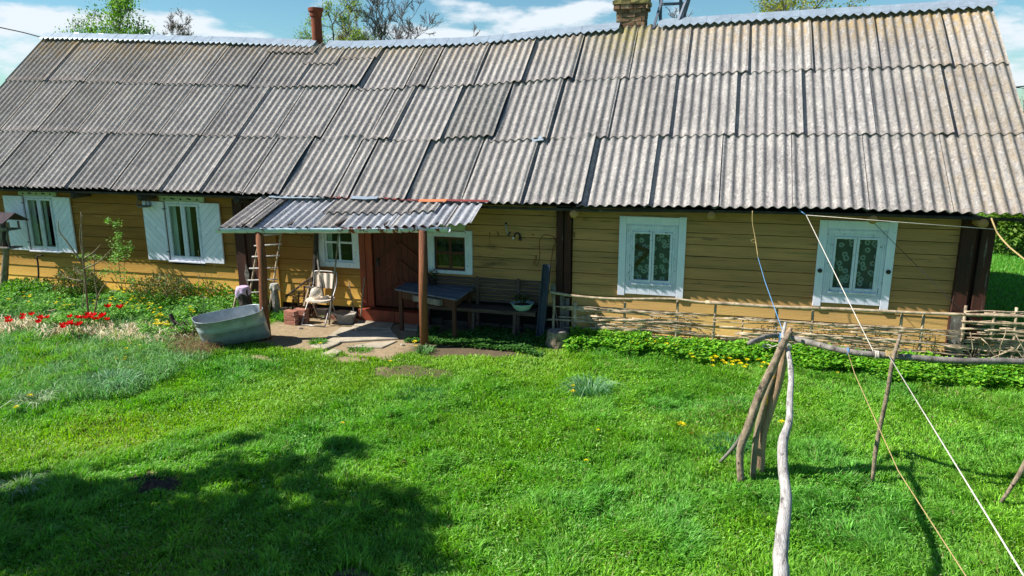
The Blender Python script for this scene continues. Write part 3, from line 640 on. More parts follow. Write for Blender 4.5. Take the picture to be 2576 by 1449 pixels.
# left pair with shutters
for (x0, x1, zb, zt, sh, lab) in [(-14.02, -13.24, .95, 2.10, ((-14.55, -14.04), (-13.22, -12.79)), 'window with one curtained pane patched at the top, far left'),
                                  (-10.46, -9.64, .91, 2.08, ((-10.97, -10.48), (-9.62, -9.19)), 'shuttered window beside the hanging bird feeder')]:
    win = casement(x0, x1, zb, zt, WY-.02, 'whitepeel', house, lab)
    interior(x0, x1, zb, zt, win)
    xm = (x0+x1)/2
    curtain(x0+.06, x0+.20, zb, zt, 'curtain', win); curtain(xm+.03, xm+.12, zb, zt, 'curtain', win)
    curtain(xm-.10, xm-.05, zb, zt, 'curtain', win)
    MB().box((x0-.02, WY-.07, zb-.035), (x1+.02, WY-.01, zb-.002)).build('sill', M['white'], win, bevel=.004)
    # carved header
    mb = MB(); mb.box((x0-.10, WY-.055, zt+.005), (x1+.12, WY-.012, zt+.095)); mb.box((x0-.13, WY-.08, zt+.097), (x1+.15, WY-.01, zt+.12))
    hd = mb.build('header', M['greenwhite'], win, bevel=.004)
    for k in range(5):
        mb = MB(); xc = x0+.03+k*(x1-x0-.06)/4
        if k % 2 == 0: mb.prism([(xc-.03, zt+.035), (xc+.03, zt+.035), (xc, zt+.075)], WY-.058, WY-.056)
        else: mb.prism([(xc-.06, zt+.055), (xc-.03, zt+.075), (xc+.06, zt+.06), (xc+.03, zt+.038)], WY-.058, WY-.056)
        mb.build('carving', M['dark'], hd)
    for k, (a, b) in enumerate(sh):
        sgn = -1 if k == 0 else 1
        z0_, z1_ = zb-.01, zt-.01
        # planks on the diagonal, each a strip clipped to the shutter rectangle
        mb = MB(); L_ = z1_-z0_; wd = .105; step = wd*math.sqrt(2)
        c = z0_-(b-a)
        ang_out = .045
        def clip(poly, ax, val, keep_less):
            out = []
            for i in range(len(poly)):
                p, q = poly[i], poly[(i+1) % len(poly)]; ip = (p[ax] <= val) == keep_less or p[ax] == val; iq = (q[ax] <= val) == keep_less or q[ax] == val
                if ip: out.append(p)
                if ip != iq:
                    t = (val-p[ax])/(q[ax]-p[ax]); out.append((p[0]+(q[0]-p[0])*t, p[1]+(q[1]-p[1])*t))
            return out
        while c < z1_+(b-a):
            if sgn < 0: poly = [(a, c+(b-a)), (b, c), (b, c+step-.008), (a, c+(b-a)+step-.008)]
            else: poly = [(a, c), (b, c+(b-a)), (b, c+(b-a)+step-.008), (a, c+step-.008)]
            poly = clip(poly, 1, z0_, False)
            if len(poly) > 2: poly = clip(poly, 1, z1_, True)
            if len(poly) > 2: mb.prism(poly, WY-.062, WY-.036)
            c += step
        mb.box((a+.004, WY-.0355, z0_), (b-.004, WY-.024, z1_))
        s = mb.build('shutter', M['white'], win)
    for zz in (zb+.16, zt-.16): MB().box((x0-.045, WY-.068, zz), (x0+.02, WY-.0635, zz+.018)).build('hinge', M['greydark'], win)
# patch board in the second pane of the far left window
# right pair with wide plain casing and lace curtains
for k, (x0, x1, z0, z1, foot) in enumerate([(-1.545, -.485, .80, 2.085, .77), (1.47, 2.53, .85, 2.125, .79)]):
    win = casement(x0+.185, x1-.17, z0+.175, z1-.205, WY-.02, 'whitepeel', house, ['lace-curtained window with a brown wooden ornament behind the glass', 'lace-curtained window with round knobs on its casing'][k], sw=.036, fw_=.034)
    interior(x0+.185, x1-.17, z0+.175, z1-.205, win)
    curtain(x0+.21, x1-.20, z0+.20, z1-.22, 'lace', win, y=WY+.045, amp=.004)
    mb = MB(); mb.box((x0, WY-.045, foot), (x0+.115, WY-.011, z1)); mb.box((x1-.115, WY-.045, foot-.01), (x1, WY-.011, z1+.01))
    mb.box((x0+.117, WY-.042, z1-.125), (x1-.117, WY-.011, z1-.002))
    xb = x0+.117; n = 4
    for j in range(n): mb.box((xb+j*(x1-x0-.234)/n, WY-.040, z0), (xb+(j+1)*(x1-x0-.234)/n-.003, WY-.011, z0+.115))
    mb.build('casing', M['white'], win, bevel=.003)
    mb = MB(); mb.box((x0+.118, WY-.036, z0+.117), (x0+.184, WY-.011, z1-.127)); mb.box((x1-.169, WY-.036, z0+.117), (x1-.118, WY-.011, z1-.127)); mb.box((x0+.185, WY-.035, z1-.204), (x1-.170, WY-.011, z1-.127)); mb.box((x0+.185, WY-.035, z0+.117), (x1-.170, WY-.011, z0+.174)); frame(mb, x0+.135, x1-.130, z0+.128, z1-.142, .014, WY-.046, WY-.0365); mb.build('inner_casing', M['whitepeel'], win, bevel=.003)
    MB().box((x0+.20, WY-.062, z0+.165), (x1-.19, WY-.035, z0+.19)).build('sill', M['whitepeel'], win, bevel=.003)
    if k == 0:
        MB().bar((-1.29, WY+.012, 1.60), (-1.06, WY+.012, 1.52), .055, .012).bar((-1.07, WY+.016, 1.52), (-1.27, WY+.016, 1.27), .06, .012).build('wooden_ornament', M['brown'], win)
    else:
        for xx in (x0+.06, x1-.055): MB().tube([(xx, WY-.047, 1.35 if xx < 2 else 1.38), (xx, WY-.058, 1.35 if xx < 2 else 1.38)], .034, 14).build('knob', M['greydark'], win)
# porch left window: four panes, white
def cross(x0, x1, z0, z1, y, m, win, t=.035, zm=None):
    xm = (x0+x1)/2; zm = zm or (z0+z1)/2
    s = MB(); frame(s, x0, x1, z0, z1, .035, y-.012, y+.02); s.box((xm-t/2, y-.014, z0+.035), (xm+t/2, y+.018, z1-.035)); s.box((x0+.035, y-.012, zm-t/2), (xm-t/2, y+.016, zm+t/2)); s.box((xm+t/2, y-.012, zm-t/2), (x1-.035, y+.016, zm+t/2))
    s.build('sash', M[m], win, bevel=.003)
    for a, b in ((x0+.03, xm-t/2), (xm+t/2, x1-.03)):
        for c, d in ((z0+.03, zm-t/2), (zm+t/2, z1-.03)): MB().box((a, y, c), (b, y+.004, d)).build('pane', M['glass'], win)
mb = MB(); frame(mb, -7.10, -6.27, .96, 1.86, .12, WY-.05, WY-.005, .10); win = mb.build('window', M['whitepeel'], house, bevel=.004); win['label'] = 'four-pane white window left of the door'
cross(-6.98, -6.39, 1.06, 1.74, WY+.0, 'whitepeel', win, zm=1.42); interior(-7.0, -6.37, 1.0, 1.8, win); curtain(-6.97, -6.85, 1.06, 1.7, 'curtain', win)
mb = MB(); mb.box((-4.92, WY-.05, .96), (-4.80, WY-.005, 1.72)); mb.box((-4.22, WY-.05, .96), (-4.09, WY-.005, 1.74)); mb.box((-4.80, WY-.048, 1.62), (-4.22, WY-.005, 1.72)); mb.box((-4.80, WY-.048, .96), (-4.22, WY-.005, 1.02))
win = mb.build('window', M['whitepeel'], house, bevel=.004); win['label'] = 'window with brown sashes in a peeling white frame'
cross(-4.79, -4.22, 1.02, 1.61, WY-.0, 'brown', win, .05, 1.33); interior(-4.8, -4.2, 1.0, 1.64, win); curtain(-4.76, -4.25, 1.05, 1.58, 'lace2', win, y=WY+.09, amp=.012, waves=90)
pl = [(-4.75, 1.735), (-4.215, 1.735), (-4.215, 1.98), (-4.27, 1.94), (-4.33, 1.90), (-4.37, 1.92), (-4.42, 1.86), (-4.50, 1.84), (-4.57, 1.85), (-4.64, 1.89), (-4.70, 1.88), (-4.76, 1.93)]
MB().prism(pl, WY-.035, WY-.012).build('broken_valance', M['greenwhite'], win)

# ------------------------------------------------------------------ door
mb = MB()
for k in range(9):
    a = -6.0+k*.112
    mb.box((a, WY+.0, .27), (a+.108, WY+.03, 2.0))
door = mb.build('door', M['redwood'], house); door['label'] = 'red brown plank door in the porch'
mb = MB()
for cx_, cz_, sg in [(-5.5, .95, 1), (-5.5, .95, -1)]:
    for k in range(4): mb.bar((cx_+sg*.02, WY-.012, .45+k*.34+.0), (cx_+sg*.44, WY-.012, .45+k*.34-.30 if k else .32), .05, .02, (0, 0, 1))
mb.build('door_bead', M['redwood'], door)
MB().box((-5.94, WY-.03, 1.02), (-5.90, WY-.012, 1.18)).tube([(-5.92, WY-.03, 1.12), (-5.92, WY-.07, 1.12), (-5.85, WY-.075, 1.12)], .009, 8).build('handle', M['greydark'], door)
mb = MB(); mb.box((-6.27, WY-.05, .245), (-6.15, WY+.0, 2.1)); mb.box((-6.147, WY-.04, .245), (-6.02, WY+.02, 2.1)); mb.box((-6.02, WY-.04, 2.0), (-4.98, WY+.02, 2.1)); mb.box((-5.0, WY-.05, .245), (-4.93, WY+.0, 2.1))
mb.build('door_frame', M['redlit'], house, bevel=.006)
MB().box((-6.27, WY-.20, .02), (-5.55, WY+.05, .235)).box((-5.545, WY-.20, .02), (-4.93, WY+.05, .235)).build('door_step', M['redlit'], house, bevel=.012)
# stone by the step
st = thing('flat_stone', 'flat cracked stone lying left of the red door step', 'stone', (-6.45, .1, 0))
MB().slab([(-6.72, .02), (-6.4, -.1), (-6.22, .02), (-6.28, .2), (-6.62, .24)], .15, .19).build('top_stone', M['stone'], st, jit=.01); MB().slab([(-6.6, .03), (-6.4, -.05), (-6.28, .04), (-6.3, .18), (-6.58, .2)], -.02, .14).build('lower_stone', M['stone'], st, jit=.012)

# ------------------------------------------------------------------ chimney, stove pipe
mb = MB(); zc = 4.95; c0 = Vector((-1.90, 3.98, 0)); row = 0
ch_w, ch_d = .56, .5
while zc < 5.79:
    if zc > 5.66: ch_w, ch_d = .66, .60
    off = 0 if row % 2 else .12
    for side in range(4):
        L_ = ch_w if side % 2 == 0 else ch_d; p = -L_/2-(off if off else 0)
        while p < L_/2-.01:
            q = min(p+.245, L_/2); pp = max(p, -L_/2)
            if q-pp > .03:
                j = random.uniform(-.018, .006); ht = .068
                if side == 0: mb.box((c0.x+pp+.004, c0.y-ch_d/2+j, zc), (c0.x+q-.004, c0.y-ch_d/2+.1, zc+ht))
                if side == 2: mb.box((c0.x+pp+.004, c0.y+ch_d/2-.1, zc), (c0.x+q-.004, c0.y+ch_d/2-j, zc+ht))
                if side == 1: mb.box((c0.x+ch_w/2-.1, c0.y+pp+.1*(pp == -L_/2), zc), (c0.x+ch_w/2-j, c0.y+q-.1*(q == L_/2), zc+ht))
                if side == 3: mb.box((c0.x-ch_w/2+j, c0.y+pp+.1*(pp == -L_/2), zc), (c0.x-ch_w/2+.1, c0.y+q-.1*(q == L_/2), zc+ht))
            p += .25
    zc += .076; row += 1
chim = mb.build('chimney', M['oldbrick'], house, jit=.007)
MB().box((c0.x-.25, c0.y-.22, 4.9), (c0.x+.25, c0.y+.22, 5.8)).build('mortar_core', M['stone'], chim)
mb = MB()
for k in range(4):
    mb.box((c0.x-.345+k*.175, c0.y-.32, 5.80), (c0.x-.345+k*.175+.17, c0.y-.05, 5.865)); mb.box((c0.x-.345+k*.175, c0.y-.04, 5.80), (c0.x-.345+k*.175+.17, c0.y+.32, 5.865))
    mb.box((c0.x-.33+k*.165, c0.y-.30, 5.87), (c0.x-.33+k*.165+.16, c0.y+.30, 5.935))
mb.build('mossy_cap', M['moss'], chim, jit=.008)
pp = aY(790, 110, 3.55)
pr = MB().lathe((-8.885, 3.83, 5.05), [(.001, 0), (.115, 0), (.115, .80), (.14, .815), (.14, .90), (.168, .915), (.168, .985), (.15, .99), (.10, .99), (.10, .7), (.001, .8)], 24)
pr.build('stove_pipe', M['rustpipe'], house, smooth=True).modifiers.new('e', 'EDGE_SPLIT')
# ------------------------------------------------------------------ roof ladder standing over the ridge
rl = thing('roof_ladder', 'grey wooden ladder straddling the roof ridge right of the brick chimney', 'ladder', (-1.2, 3.5, 5.4))
def zp(x, y): return ((2200+x/3.623)/1.5528, y/3.623/1.5528)   # helper for points measured in an enlarged crop
for (a, b, Ya, Yb, w) in [((1275, 405), (1385, 40), 3.64, 3.82, .045), ((1605, 375), (1745, 5), 3.66, 3.85, .045)]:
    A = aY(*zp(*a), Ya); B = aY(*zp(*b), Yb); d = (B-A); B = B+d*.55
    MB().bar(A, B, w, .05).build('front_leg', M['bluewood'], rl)
for (a, b, Ya, Yb, w) in [((1375, 245), (1380, 0), 4.05, 3.9, .055), ((1665, 190), (1665, 0), 4.05, 3.9, .055), ((1705, 235), (1775, 0), 4.2, 3.95, .05)]:
    A = aY(*zp(*a), Ya); B = aY(*zp(*b), Yb); d = (B-A); B = B+d*1.2; A = A-d*.3
    MB().bar(A, B, w, .06).build('rear_leg', M['bluewood'], rl)
A = aY(*zp(1375, 62), 3.9); B = aY(*zp(1700, 48), 3.9); MB().bar(A, B, .05, .04).build('rung', M['bluewood'], rl)
MB().bar(A+Vector((0, 0, .33)), B+Vector((0, 0, .33)), .05, .04).build('rung', M['bluewood'], rl)

# ------------------------------------------------------------------ porch
porch = thing('porch', 'lean-to porch of patched whitish corrugated sheets on two brown posts with a painted gutter', 'porch', (-6, -.5, 0))
PF = [aY(552, 574, -1.14), aY(1126, 572, -.68)]
PB = [Vector((-7.75, .06, 2.27)), Vector((-3.93, .06, 2.27))]
def psurf(x, s):   # x in wall direction measured at the back edge, s 0..1.3 down the slope
    tx = (x-PB[0].x)/(PB[1].x-PB[0].x); t = s/1.26
    fx = PF[0].x+(PF[1].x-PF[0].x)*tx
    bx = x; fy = PF[0].y+(PF[1].y-PF[0].y)*tx; fz = PF[0].z+(PF[1].z-PF[0].z)*tx+.015
    return bx+(fx-bx)*t*.0, .06+(fy-.06)*t, 2.27+(fz-2.27)*t
PN = np.array([0, -.36, .93])
pr = {}
def psheet(x0, x1, s0, s1, kind, lift, tilt=.01, amp=.024):
    pf = lambda U, V: psurf(U, V)[1:]
    t = corrugated('p', x0, x1, pf, PN, s0, s1, None, None, (lift, lift+.004), tilt, .15, amp, val=random.uniform(.92, 1.05))
    o = tri_mesh('roof_sheet', t[0], t[1], t[2], M['slate' if kind == 'slate' else 'slatewhite'], porch)
    if kind == 'white': o['label'] = 'whitish painted corrugated sheet'
psheet(-8.03, -7.60, .0, 1.27, 'slate', .004, .03)
psheet(-7.66, -7.36, .0, 1.27, 'slate', .012, .03)
psheet(-7.44, -6.62, .0, 1.26, 'white', -.010)
psheet(-6.70, -6.35, .0, 1.27, 'white', .004)
psheet(-6.42, -4.86, .0, .70, 'slate', .035, .0)
psheet(-6.45, -5.9, .66, 1.26, 'slate', .0)
psheet(-6.0, -5.05, .6, 1.27, 'white', .0)
psheet(-5.1, -4.9, .6, 1.27, 'slate', .006)
psheet(-5.0, -4.55, .62, 1.27, 'white', .012, .02)
psheet(-4.92, -4.45, .0, .66, 'slate', .055)
psheet(-4.62, -4.15, .0, 1.29, 'white', .024, .015)
psheet(-4.27, -3.9, .0, 1.27, 'slate', .03)
psheet(-4.1, -3.72, .02, 1.28, 'white', .045, .015)
# flashing strips
def strip(pts, w, m, name, lab=None):
    mb = MB(); P = [Vector(p) for p in pts]
    for a, b in zip(P[:-1], P[1:]): mb.add([a, b, b+Vector((0, -w*.93, -w*.36)), a+Vector((0, -w*.93, -w*.36))], [(0, 1, 2, 3)])
    o = mb.build(name, m, porch); o.modifiers.new('t', 'SOLIDIFY').thickness = .004
    if lab: o['label'] = lab
redtin = mat('red_oxide_tin', lin(134, 62, 58), lin(110, 52, 50), 5, rough=.6, island=.05); orange = mat('orange_tin', lin(206, 128, 84), lin(190, 112, 74), 5, rough=.6, island=.05)
strip([(-7.75, -.02, 2.315), (-7.3, -.03, 2.31), (-6.85, -.02, 2.32), (-6.62, .0, 2.33)], .10, M['ridge'], 'flashing', 'light zinc flashing strip')
strip([(-6.62, .0, 2.33), (-6.3, -.01, 2.32), (-6.05, .0, 2.32)], .07, redtin, 'flashing', 'dark red flashing strip')
strip([(-6.12, -.03, 2.335), (-5.8, -.03, 2.33), (-5.62, -.01, 2.34)], .10, M['ridge'], 'flashing', 'bent zinc flashing piece')
strip([(-5.6, .0, 2.325), (-5.2, -.02, 2.31), (-4.95, -.03, 2.31), (-4.75, -.02, 2.31)], .05, redtin, 'flashing', 'long dark red flashing strip')
strip([(-4.85, -.05, 2.315), (-4.6, -.06, 2.32), (-4.35, -.05, 2.33)], .09, orange, 'flashing', 'orange flashing strip')
strip([(-4.4, -.03, 2.33), (-4.0, -.05, 2.33), (-3.62, -.06, 2.33)], .07, redtin, 'flashing', 'brownish red flashing strip at the right end')
# gutter: open half round
def gutter(a, b, m, name):
    mb = MB(); n = 10; k = 14; vs = []
    for i in range(k+1):
        p = Vector(a).lerp(Vector(b), i/k)+Vector((0, 0, random.uniform(-.004, .004)))
        for r in (.076, .070):
            for j in range(n+1):
                t = math.pi*(1+j/n); vs.append((p.x, p.y+r*math.cos(t), p.z+r*math.sin(t)))
    st_ = 2*(n+1); fs = []
    for i in range(k):
        for j in range(n):
            q = i*st_+j; fs.append((q, q+1, q+1+st_, q+st_)); q += n+1; fs.append((q+st_, q+1+st_, q+1, q))
    mb.add(vs, fs); return mb.build(name, m, porch, smooth=True)
GA = aY(547, 575, -1.22); GB = aY(850, 575, -1.0); GC = aY(1130, 573, -.76)
g = gutter(GA, GB, M['gutter'], 'gutter'); g['label'] = 'pale painted left length of the gutter'
g = gutter(GB+Vector((.002, 0, 0)), GC, M['gutterrust'], 'gutter'); g['label'] = 'rust-stained right length of the gutter'
MB().bar(GA+Vector((.35, .13, -.04)), GC+Vector((-.2, .12, -.04)), .07, .08).build('beam', M['greydark'], porch)
for k in range(5):
    t = (k+.3)/4.8; f_ = GA.lerp(GC, t)+Vector((.15, .10, .03)); MB().bar(f_, (f_.x+.05, .40, 2.17), .06, .05).build('rafter', M['greydark'], porch)
a = aZ(672, 853, 0); tp = aY(652, 590, a.y+.05)
MB().tube([(a.x, a.y, -.1), (a.x-.01, a.y, .6), (tp.x+.02, tp.y, 1.3), (tp.x, tp.y, tp.z+.05)], [.075, .072, .068, .065], 14).build('porch_post', M['post'], porch, smooth=True)
b = aZ(1068, 873, 0); tb = aY(1064, 590, b.y)
MB().tube([(b.x, b.y, -.1), (b.x, b.y, .8), (tb.x, tb.y, tb.z+.06)], [.072, .068, .062], 14).build('porch_post', M['post'], porch, smooth=True)
# paving
pv = thing('stone_path', 'path of pale irregular paving slabs leading to the door step', 'path', (-5.7, -.5, 0))
pv['kind'] = 'structure'; del pv['label']; del pv['category']
slabs = [[(850, 858), (905, 800), (1000, 800), (985, 826), (890, 826)], [(835, 862), (882, 832), (985, 830), (1005, 852), (935, 856)], [(868, 872), (935, 860), (1002, 856), (962, 874)],
         [(778, 870), (838, 850), (880, 846), (850, 866), (815, 880)], [(820, 848), (858, 822), (895, 822), (868, 842)], [(1005, 826), (1015, 800), (1060, 806), (1050, 830)], [(800, 892), (840, 876), (862, 880), (838, 898)]]
for sl in slabs:
    pts = [tuple(aZ(x, y, .02)) for x, y in sl]
    cxy = Vector((sum(p[0] for p in pts)/len(pts), sum(p[1] for p in pts)/len(pts)))
    pts = [(cxy.x+(p[0]-cxy.x)*.97, cxy.y+(p[1]-cxy.y)*.97) for p in pts]
    o = MB().slab(pts, -.05, .022+random.uniform(-.006, .01)).build('paving_slab', M['slab'], pv, bevel=.012)

# ------------------------------------------------------------------ furniture under and beside the porch
# table
tb_ = thing('table', 'old table with blue-grey plank top and brown frame behind the right porch post', 'table', (-4.7, -.25, 0))
A = aZ(993, 728, .74); Bq = aZ(1150, 755, .74); Cq = aZ(1195, 722, .74); D_ = A+(Cq-Bq)
mb = MB(); n = 6
for i in range(n):
    t0, t1 = i/n, (i+1)/n-.006
    mb.slab([A.lerp(D_, t0)[:2], Bq.lerp(Cq, t0)[:2], Bq.lerp(Cq, t1)[:2], A.lerp(D_, t1)[:2]], .725, .752+random.uniform(-.002, .002))
mb.build('tabletop', M['bluewood'], tb_, bevel=.004)
c4 = [A, Bq, Cq, D_]; cen = (A+Bq+Cq+D_)/4; ins = [cen+(c-cen)*.86 for c in c4]
for c in ins: MB().bar((c.x, c.y, -.03), (c.x, c.y, .72), .06, .06, (1, 0, 0)).build('leg', M['tablewood'], tb_)
mb = MB()
for i in range(4):
    p, q = ins[i], ins[(i+1) % 4]; d = (q-p).normalized()*.032; mb.bar((p.x+d.x, p.y+d.y, .65), (q.x-d.x, q.y-d.y, .65), .13, .02, (0, 0, 1))
mb.build('apron', M['tablewood'], tb_)
f0 = ins[0].lerp(ins[1], .30); f1 = ins[0].lerp(ins[1], .80); nrm = Vector(((f1-f0).y, -(f1-f0).x, 0)).normalized()
if nrm.y > 0: nrm = -nrm
f0 += nrm*.05; f1 += nrm*.05
dr = MB().bar((f0.x, f0.y, .645), (f1.x, f1.y, .645), .10, .08, (0, 0, 1)).build('drawer', M['grey'], tb_)
# bench
bn = thing('slatted_bench', 'long brown slatted bench with high back along the wall behind the table', 'bench', (-3.8, .2, 0))
bx0, bx1 = -5.0, -2.86
for k in range(7): MB().hexa([(bx0, WY-.05-.0, .50+k*.062), (bx1, WY-.05, .50+k*.062), (bx1, WY-.03, .50+k*.062), (bx0, WY-.03, .50+k*.062), (bx0, WY-.045, .545+k*.062), (bx1, WY-.045, .545+k*.062), (bx1, WY-.025, .545+k*.062), (bx0, WY-.025, .545+k*.062)]).build('back_slat', M['benchwood'], bn)
for k in range(5): MB().box((bx0, .02+k*.07, .43), (bx1, .08+k*.07, .455)).build('seat_slat', M['benchwood'], bn)
for x in (bx0+.08, -3.98, -3.24):
    MB().bar((x, .05, -.02), (x+.02, .06, .43), .05, .05, (1, 0, 0)).build('leg', M['benchwood'], bn); MB().bar((x, .33, -.02), (x, .34, .95), .05, .03, (1, 0, 0)).build('back_leg', M['benchwood'], bn)
MB().box((bx0, .03, .39), (bx1, .06, .428)).build('seat_rail', M['benchwood'], bn)
# enamel basin with plants on the bench
def leaves(n, gen, size, cols, name, m, parent=None, fold=.35, aspect=.5, updir=.4):
    """n little folded leaves; gen() -> position, outward dir"""
    V = []; T = []; C = []
    for i in range(n):
        p, d = gen(); p = Vector(p); d = Vector(d)+Vector((random.uniform(-1, 1), random.uniform(-1, 1), random.uniform(-.3, 1)*updir)); d.normalize()
        s = size*random.uniform(.6, 1.3); w = d.cross(Vector((random.uniform(-.4, .4), random.uniform(-.4, .4), 1)))
        if w.length < .01: w = Vector((1, 0, 0))
        w.normalize(); w *= s*aspect*.5; up = w.cross(d).normalized()*s*fold*.5*(1 if random.random() < .8 else -1)
        k = len(V); V += [p, p+d*s*.5+w+up*.5, p+d*s-up*.6, p+d*s*.5-w+up*.5]; T += [(k, k+1, k+2), (k, k+2, k+3)]
        c = np.array(random.choice(cols)[:3])*random.uniform(.75, 1.25); C += [c]*4
    return tri_mesh(name, [tuple(v) for v in V], T, np.array(C), m, parent)
G_MID = [lin(66, 112, 40), lin(84, 132, 46), lin(52, 92, 36)]; G_BRIGHT = [lin(112, 168, 50), lin(98, 156, 44), lin(132, 182, 66), lin(80, 134, 40)]; G_DARK = [lin(44, 70, 34), lin(56, 82, 40), lin(66, 88, 48)]
G_OLIVE = [lin(92, 96, 44), lin(110, 104, 50), lin(70, 82, 38), lin(120, 92, 50)]
bs = thing('enamel_basin', 'pale green enamel basin with sprouting plants standing on the bench seat', 'basin', (-3.12, .16, .455))
MB().lathe((-3.12, .16, .455), [(.001, .0), (.11, 0), (.15, .04), (.185, .10), (.20, .12), (.205, .125), (.198, .128), (.178, .10), (.15, .09), (.001, .085)], 28).build('bowl', M['enamel'], bs, smooth=True)
MB().lathe((-3.12, .16, .455), [(.16, .088), (.08, .10), (.001, .105)], 20).build('soil', M['soil'], bs)
def gb():
    a = random.uniform(0, 6.28); r = random.uniform(0, .14); return (-3.12+r*math.cos(a), .16+r*math.sin(a), .56+random.uniform(0, .12)), (math.cos(a)*.6, math.sin(a)*.6, .8)
leaves(70, gb, .07, G_DARK+G_OLIVE, 'plant', M['leaf'], bs)
# flowerpots on the table
for k, (px, py, r, m_, lab) in enumerate([(1091, 716, .055, 'greydark', 'dark flowerpot with a dying plant on the table back corner'), (1078, 712, .045, 'redlit', 'small clay pot beside the dark flowerpot on the table')]):
    p = aZ(px, py, .76); t = thing('flowerpot', lab, 'flowerpot', tuple(p))
    MB().lathe(p, [(.001, 0), (r*.75, 0), (r, r*1.9), (r*1.1, r*1.9), (r*1.1, r*2.2), (r*.9, r*2.2), (r*.85, r*1.8), (.001, r*1.8)], 16).build('pot', M[m_], t, smooth=True)
    def gp(p=p, r=r):
        a = random.uniform(0, 6.28); q = random.uniform(0, .07); return (p.x+q*math.cos(a), p.y+q*math.sin(a), p.z+r*2.1+random.uniform(0, .14)), (math.cos(a), math.sin(a), 1)
    leaves(60 if k == 0 else 14, gp, .05, G_DARK+G_OLIVE, 'plant', M['leaf'], t)
for k, (px, py, r_, lab, m_) in enumerate([(756, 826, .035, 'small pale stone right of the brick pile', 'stone'), (905, 812, .04, 'round pebble between chair and slabs', 'stone'), (1012, 868, .03, 'small chip of stone at the edge of the paving', 'slab'), (880, 812, .035, 'grey stone under the leaning lath', 'greydark')]):
    c = aZ(px, py, .01); tag(MB().lathe(c, [(.001, -.01), (r_, 0), (r_*.85, r_*.6), (.001, r_*.85)], 9, (1.3, .8)).build('pebble', M[m_], None, jit=.004), lab, 'stone')
# steel channel standing at the bench end
sc = thing('steel_channel', 'upright blue-grey channel beam leaning by the right end of the bench', 'beam', (-2.75, .1, 0))
a0 = Vector((-2.78, .06, -.02)); a1 = Vector((-2.70, .20, 1.26)); 
MB().bar(a0, a1, .12, .02, (1, 0, 0)).build('web', M['darksteel'], sc); MB().bar(a0+Vector((-.06, -.035, 0)), a1+Vector((-.06, -.035, 0)), .012, .06, (1, 0, 0)).bar(a0+Vector((.06, -.035, 0)), a1+Vector((.06, -.035, 0)), .012, .06, (1, 0, 0)).build('flange', M['darksteel'], sc)
# spade-like white paddles behind the wattle corner
t = thing('garden_tools', 'pale worn shovel blade leaning between bench and wattle fence', 'shovel', (-2.5, .2, 0))
MB().prism([(-2.62, .70), (-2.56, .66), (-2.55, .86), (-2.60, .95), (-2.65, .88)], .22, .235).build('blade', M['grey'], t); MB().tube([(-2.60, .23, .72), (-2.52, .30, .1)], .013, 8).build('shaft', M['grey'], t)

# chair
ch = thing('folding_chair', 'cream folding chair with steel tube frame near the wall', 'chair', (-6.85, -.05, 0))
cl = Vector((-7.14, -.16, 0)); crn = Vector((-6.60, -.20, 0))
def tubep(pts, r=.0125, sub=5): return MB().tube(smooth_pts(pts, sub), r, 8)
X0, X1 = -7.13, -6.66; YF, YB = -.22, .16
seat = MB(); n = 20; poly = []
for i in range(n):
    a = 2*math.pi*i/n; poly.append((-6.88+.245*math.copysign(abs(math.cos(a))**.6, math.cos(a)), -.03+.20*math.copysign(abs(math.sin(a))**.6, math.sin(a))))
seat.slab(poly, .415, .445); seat.slab([(x*.985-6.88*.015, y*.985) for x, y in poly], .446, .456); seat.build('seat', M['cream'], ch, bevel=.006)
mb = MB(); n = 16
for i in range(n):
    xa = X0+.035+(X1-X0-.07)*i/n; xb = X0+.035+(X1-X0-.07)*(i+1)/n; ya = .012*math.sin(i/n*math.pi*6); yb = .012*math.sin((i+1)/n*math.pi*6)
    mb.hexa([(xa, .175+ya, .60), (xb, .175+yb, .60), (xb, .185+yb, .60), (xa, .185+ya, .60), (xa, .215+ya, .87), (xb, .215+yb, .87), (xb, .225+yb, .87), (xa, .225+ya, .87)])
mb.build('backrest', M['cream'], ch)
bk = [(X0, -.30, .015), (X0, -.14, .25), (X0, .08, .52), (X0, .19, .68), (X0+.005, .225, .84), (X0+.05, .235, .90), (X1-.05, .235, .90), (X1-.005, .225, .84), (X1, .19, .68), (X1, .08, .52), (X1, -.14, .25), (X1, -.30, .015)]
tubep(bk).build('back_frame', M['steel'], ch, smooth=True)
rl_ = [(X0+.03, .02, .42), (X0+.03, .12, .20), (X0+.03, .20, .04), (X0+.06, .21, .02), (X1-.06, .21, .02), (X1-.03, .20, .04), (X1-.03, .12, .20), (X1-.03, .02, .42)]
tubep(rl_).build('rear_leg_frame', M['steel'], ch, smooth=True)
MB().tube([(X0, -.30, .015), (X1, -.30, .015)], .012, 8).build('foot_bar', M['steel'], ch, smooth=True)
t = thing('glass_globe', 'round cloudy glass globe jar resting on the folding chair seat', 'jar', (-6.95, -.1, .457))
prof = [(.001, 0)]+[(.105*math.sin(a), .105-.105*math.cos(a)) for a in [x*.2 for x in range(2, 15)]]+[(.03, .212), (.001, .212)]
MB().lathe((-6.93, -.08, .457), prof, 26).build('globe', M['jarglass'], t, smooth=True)
MB().lathe((-6.78, .0, .457), [(.001, 0), (.06, 0), (.06, .04), (.001, .04)], 16).build('saucer', M['cream'], t)
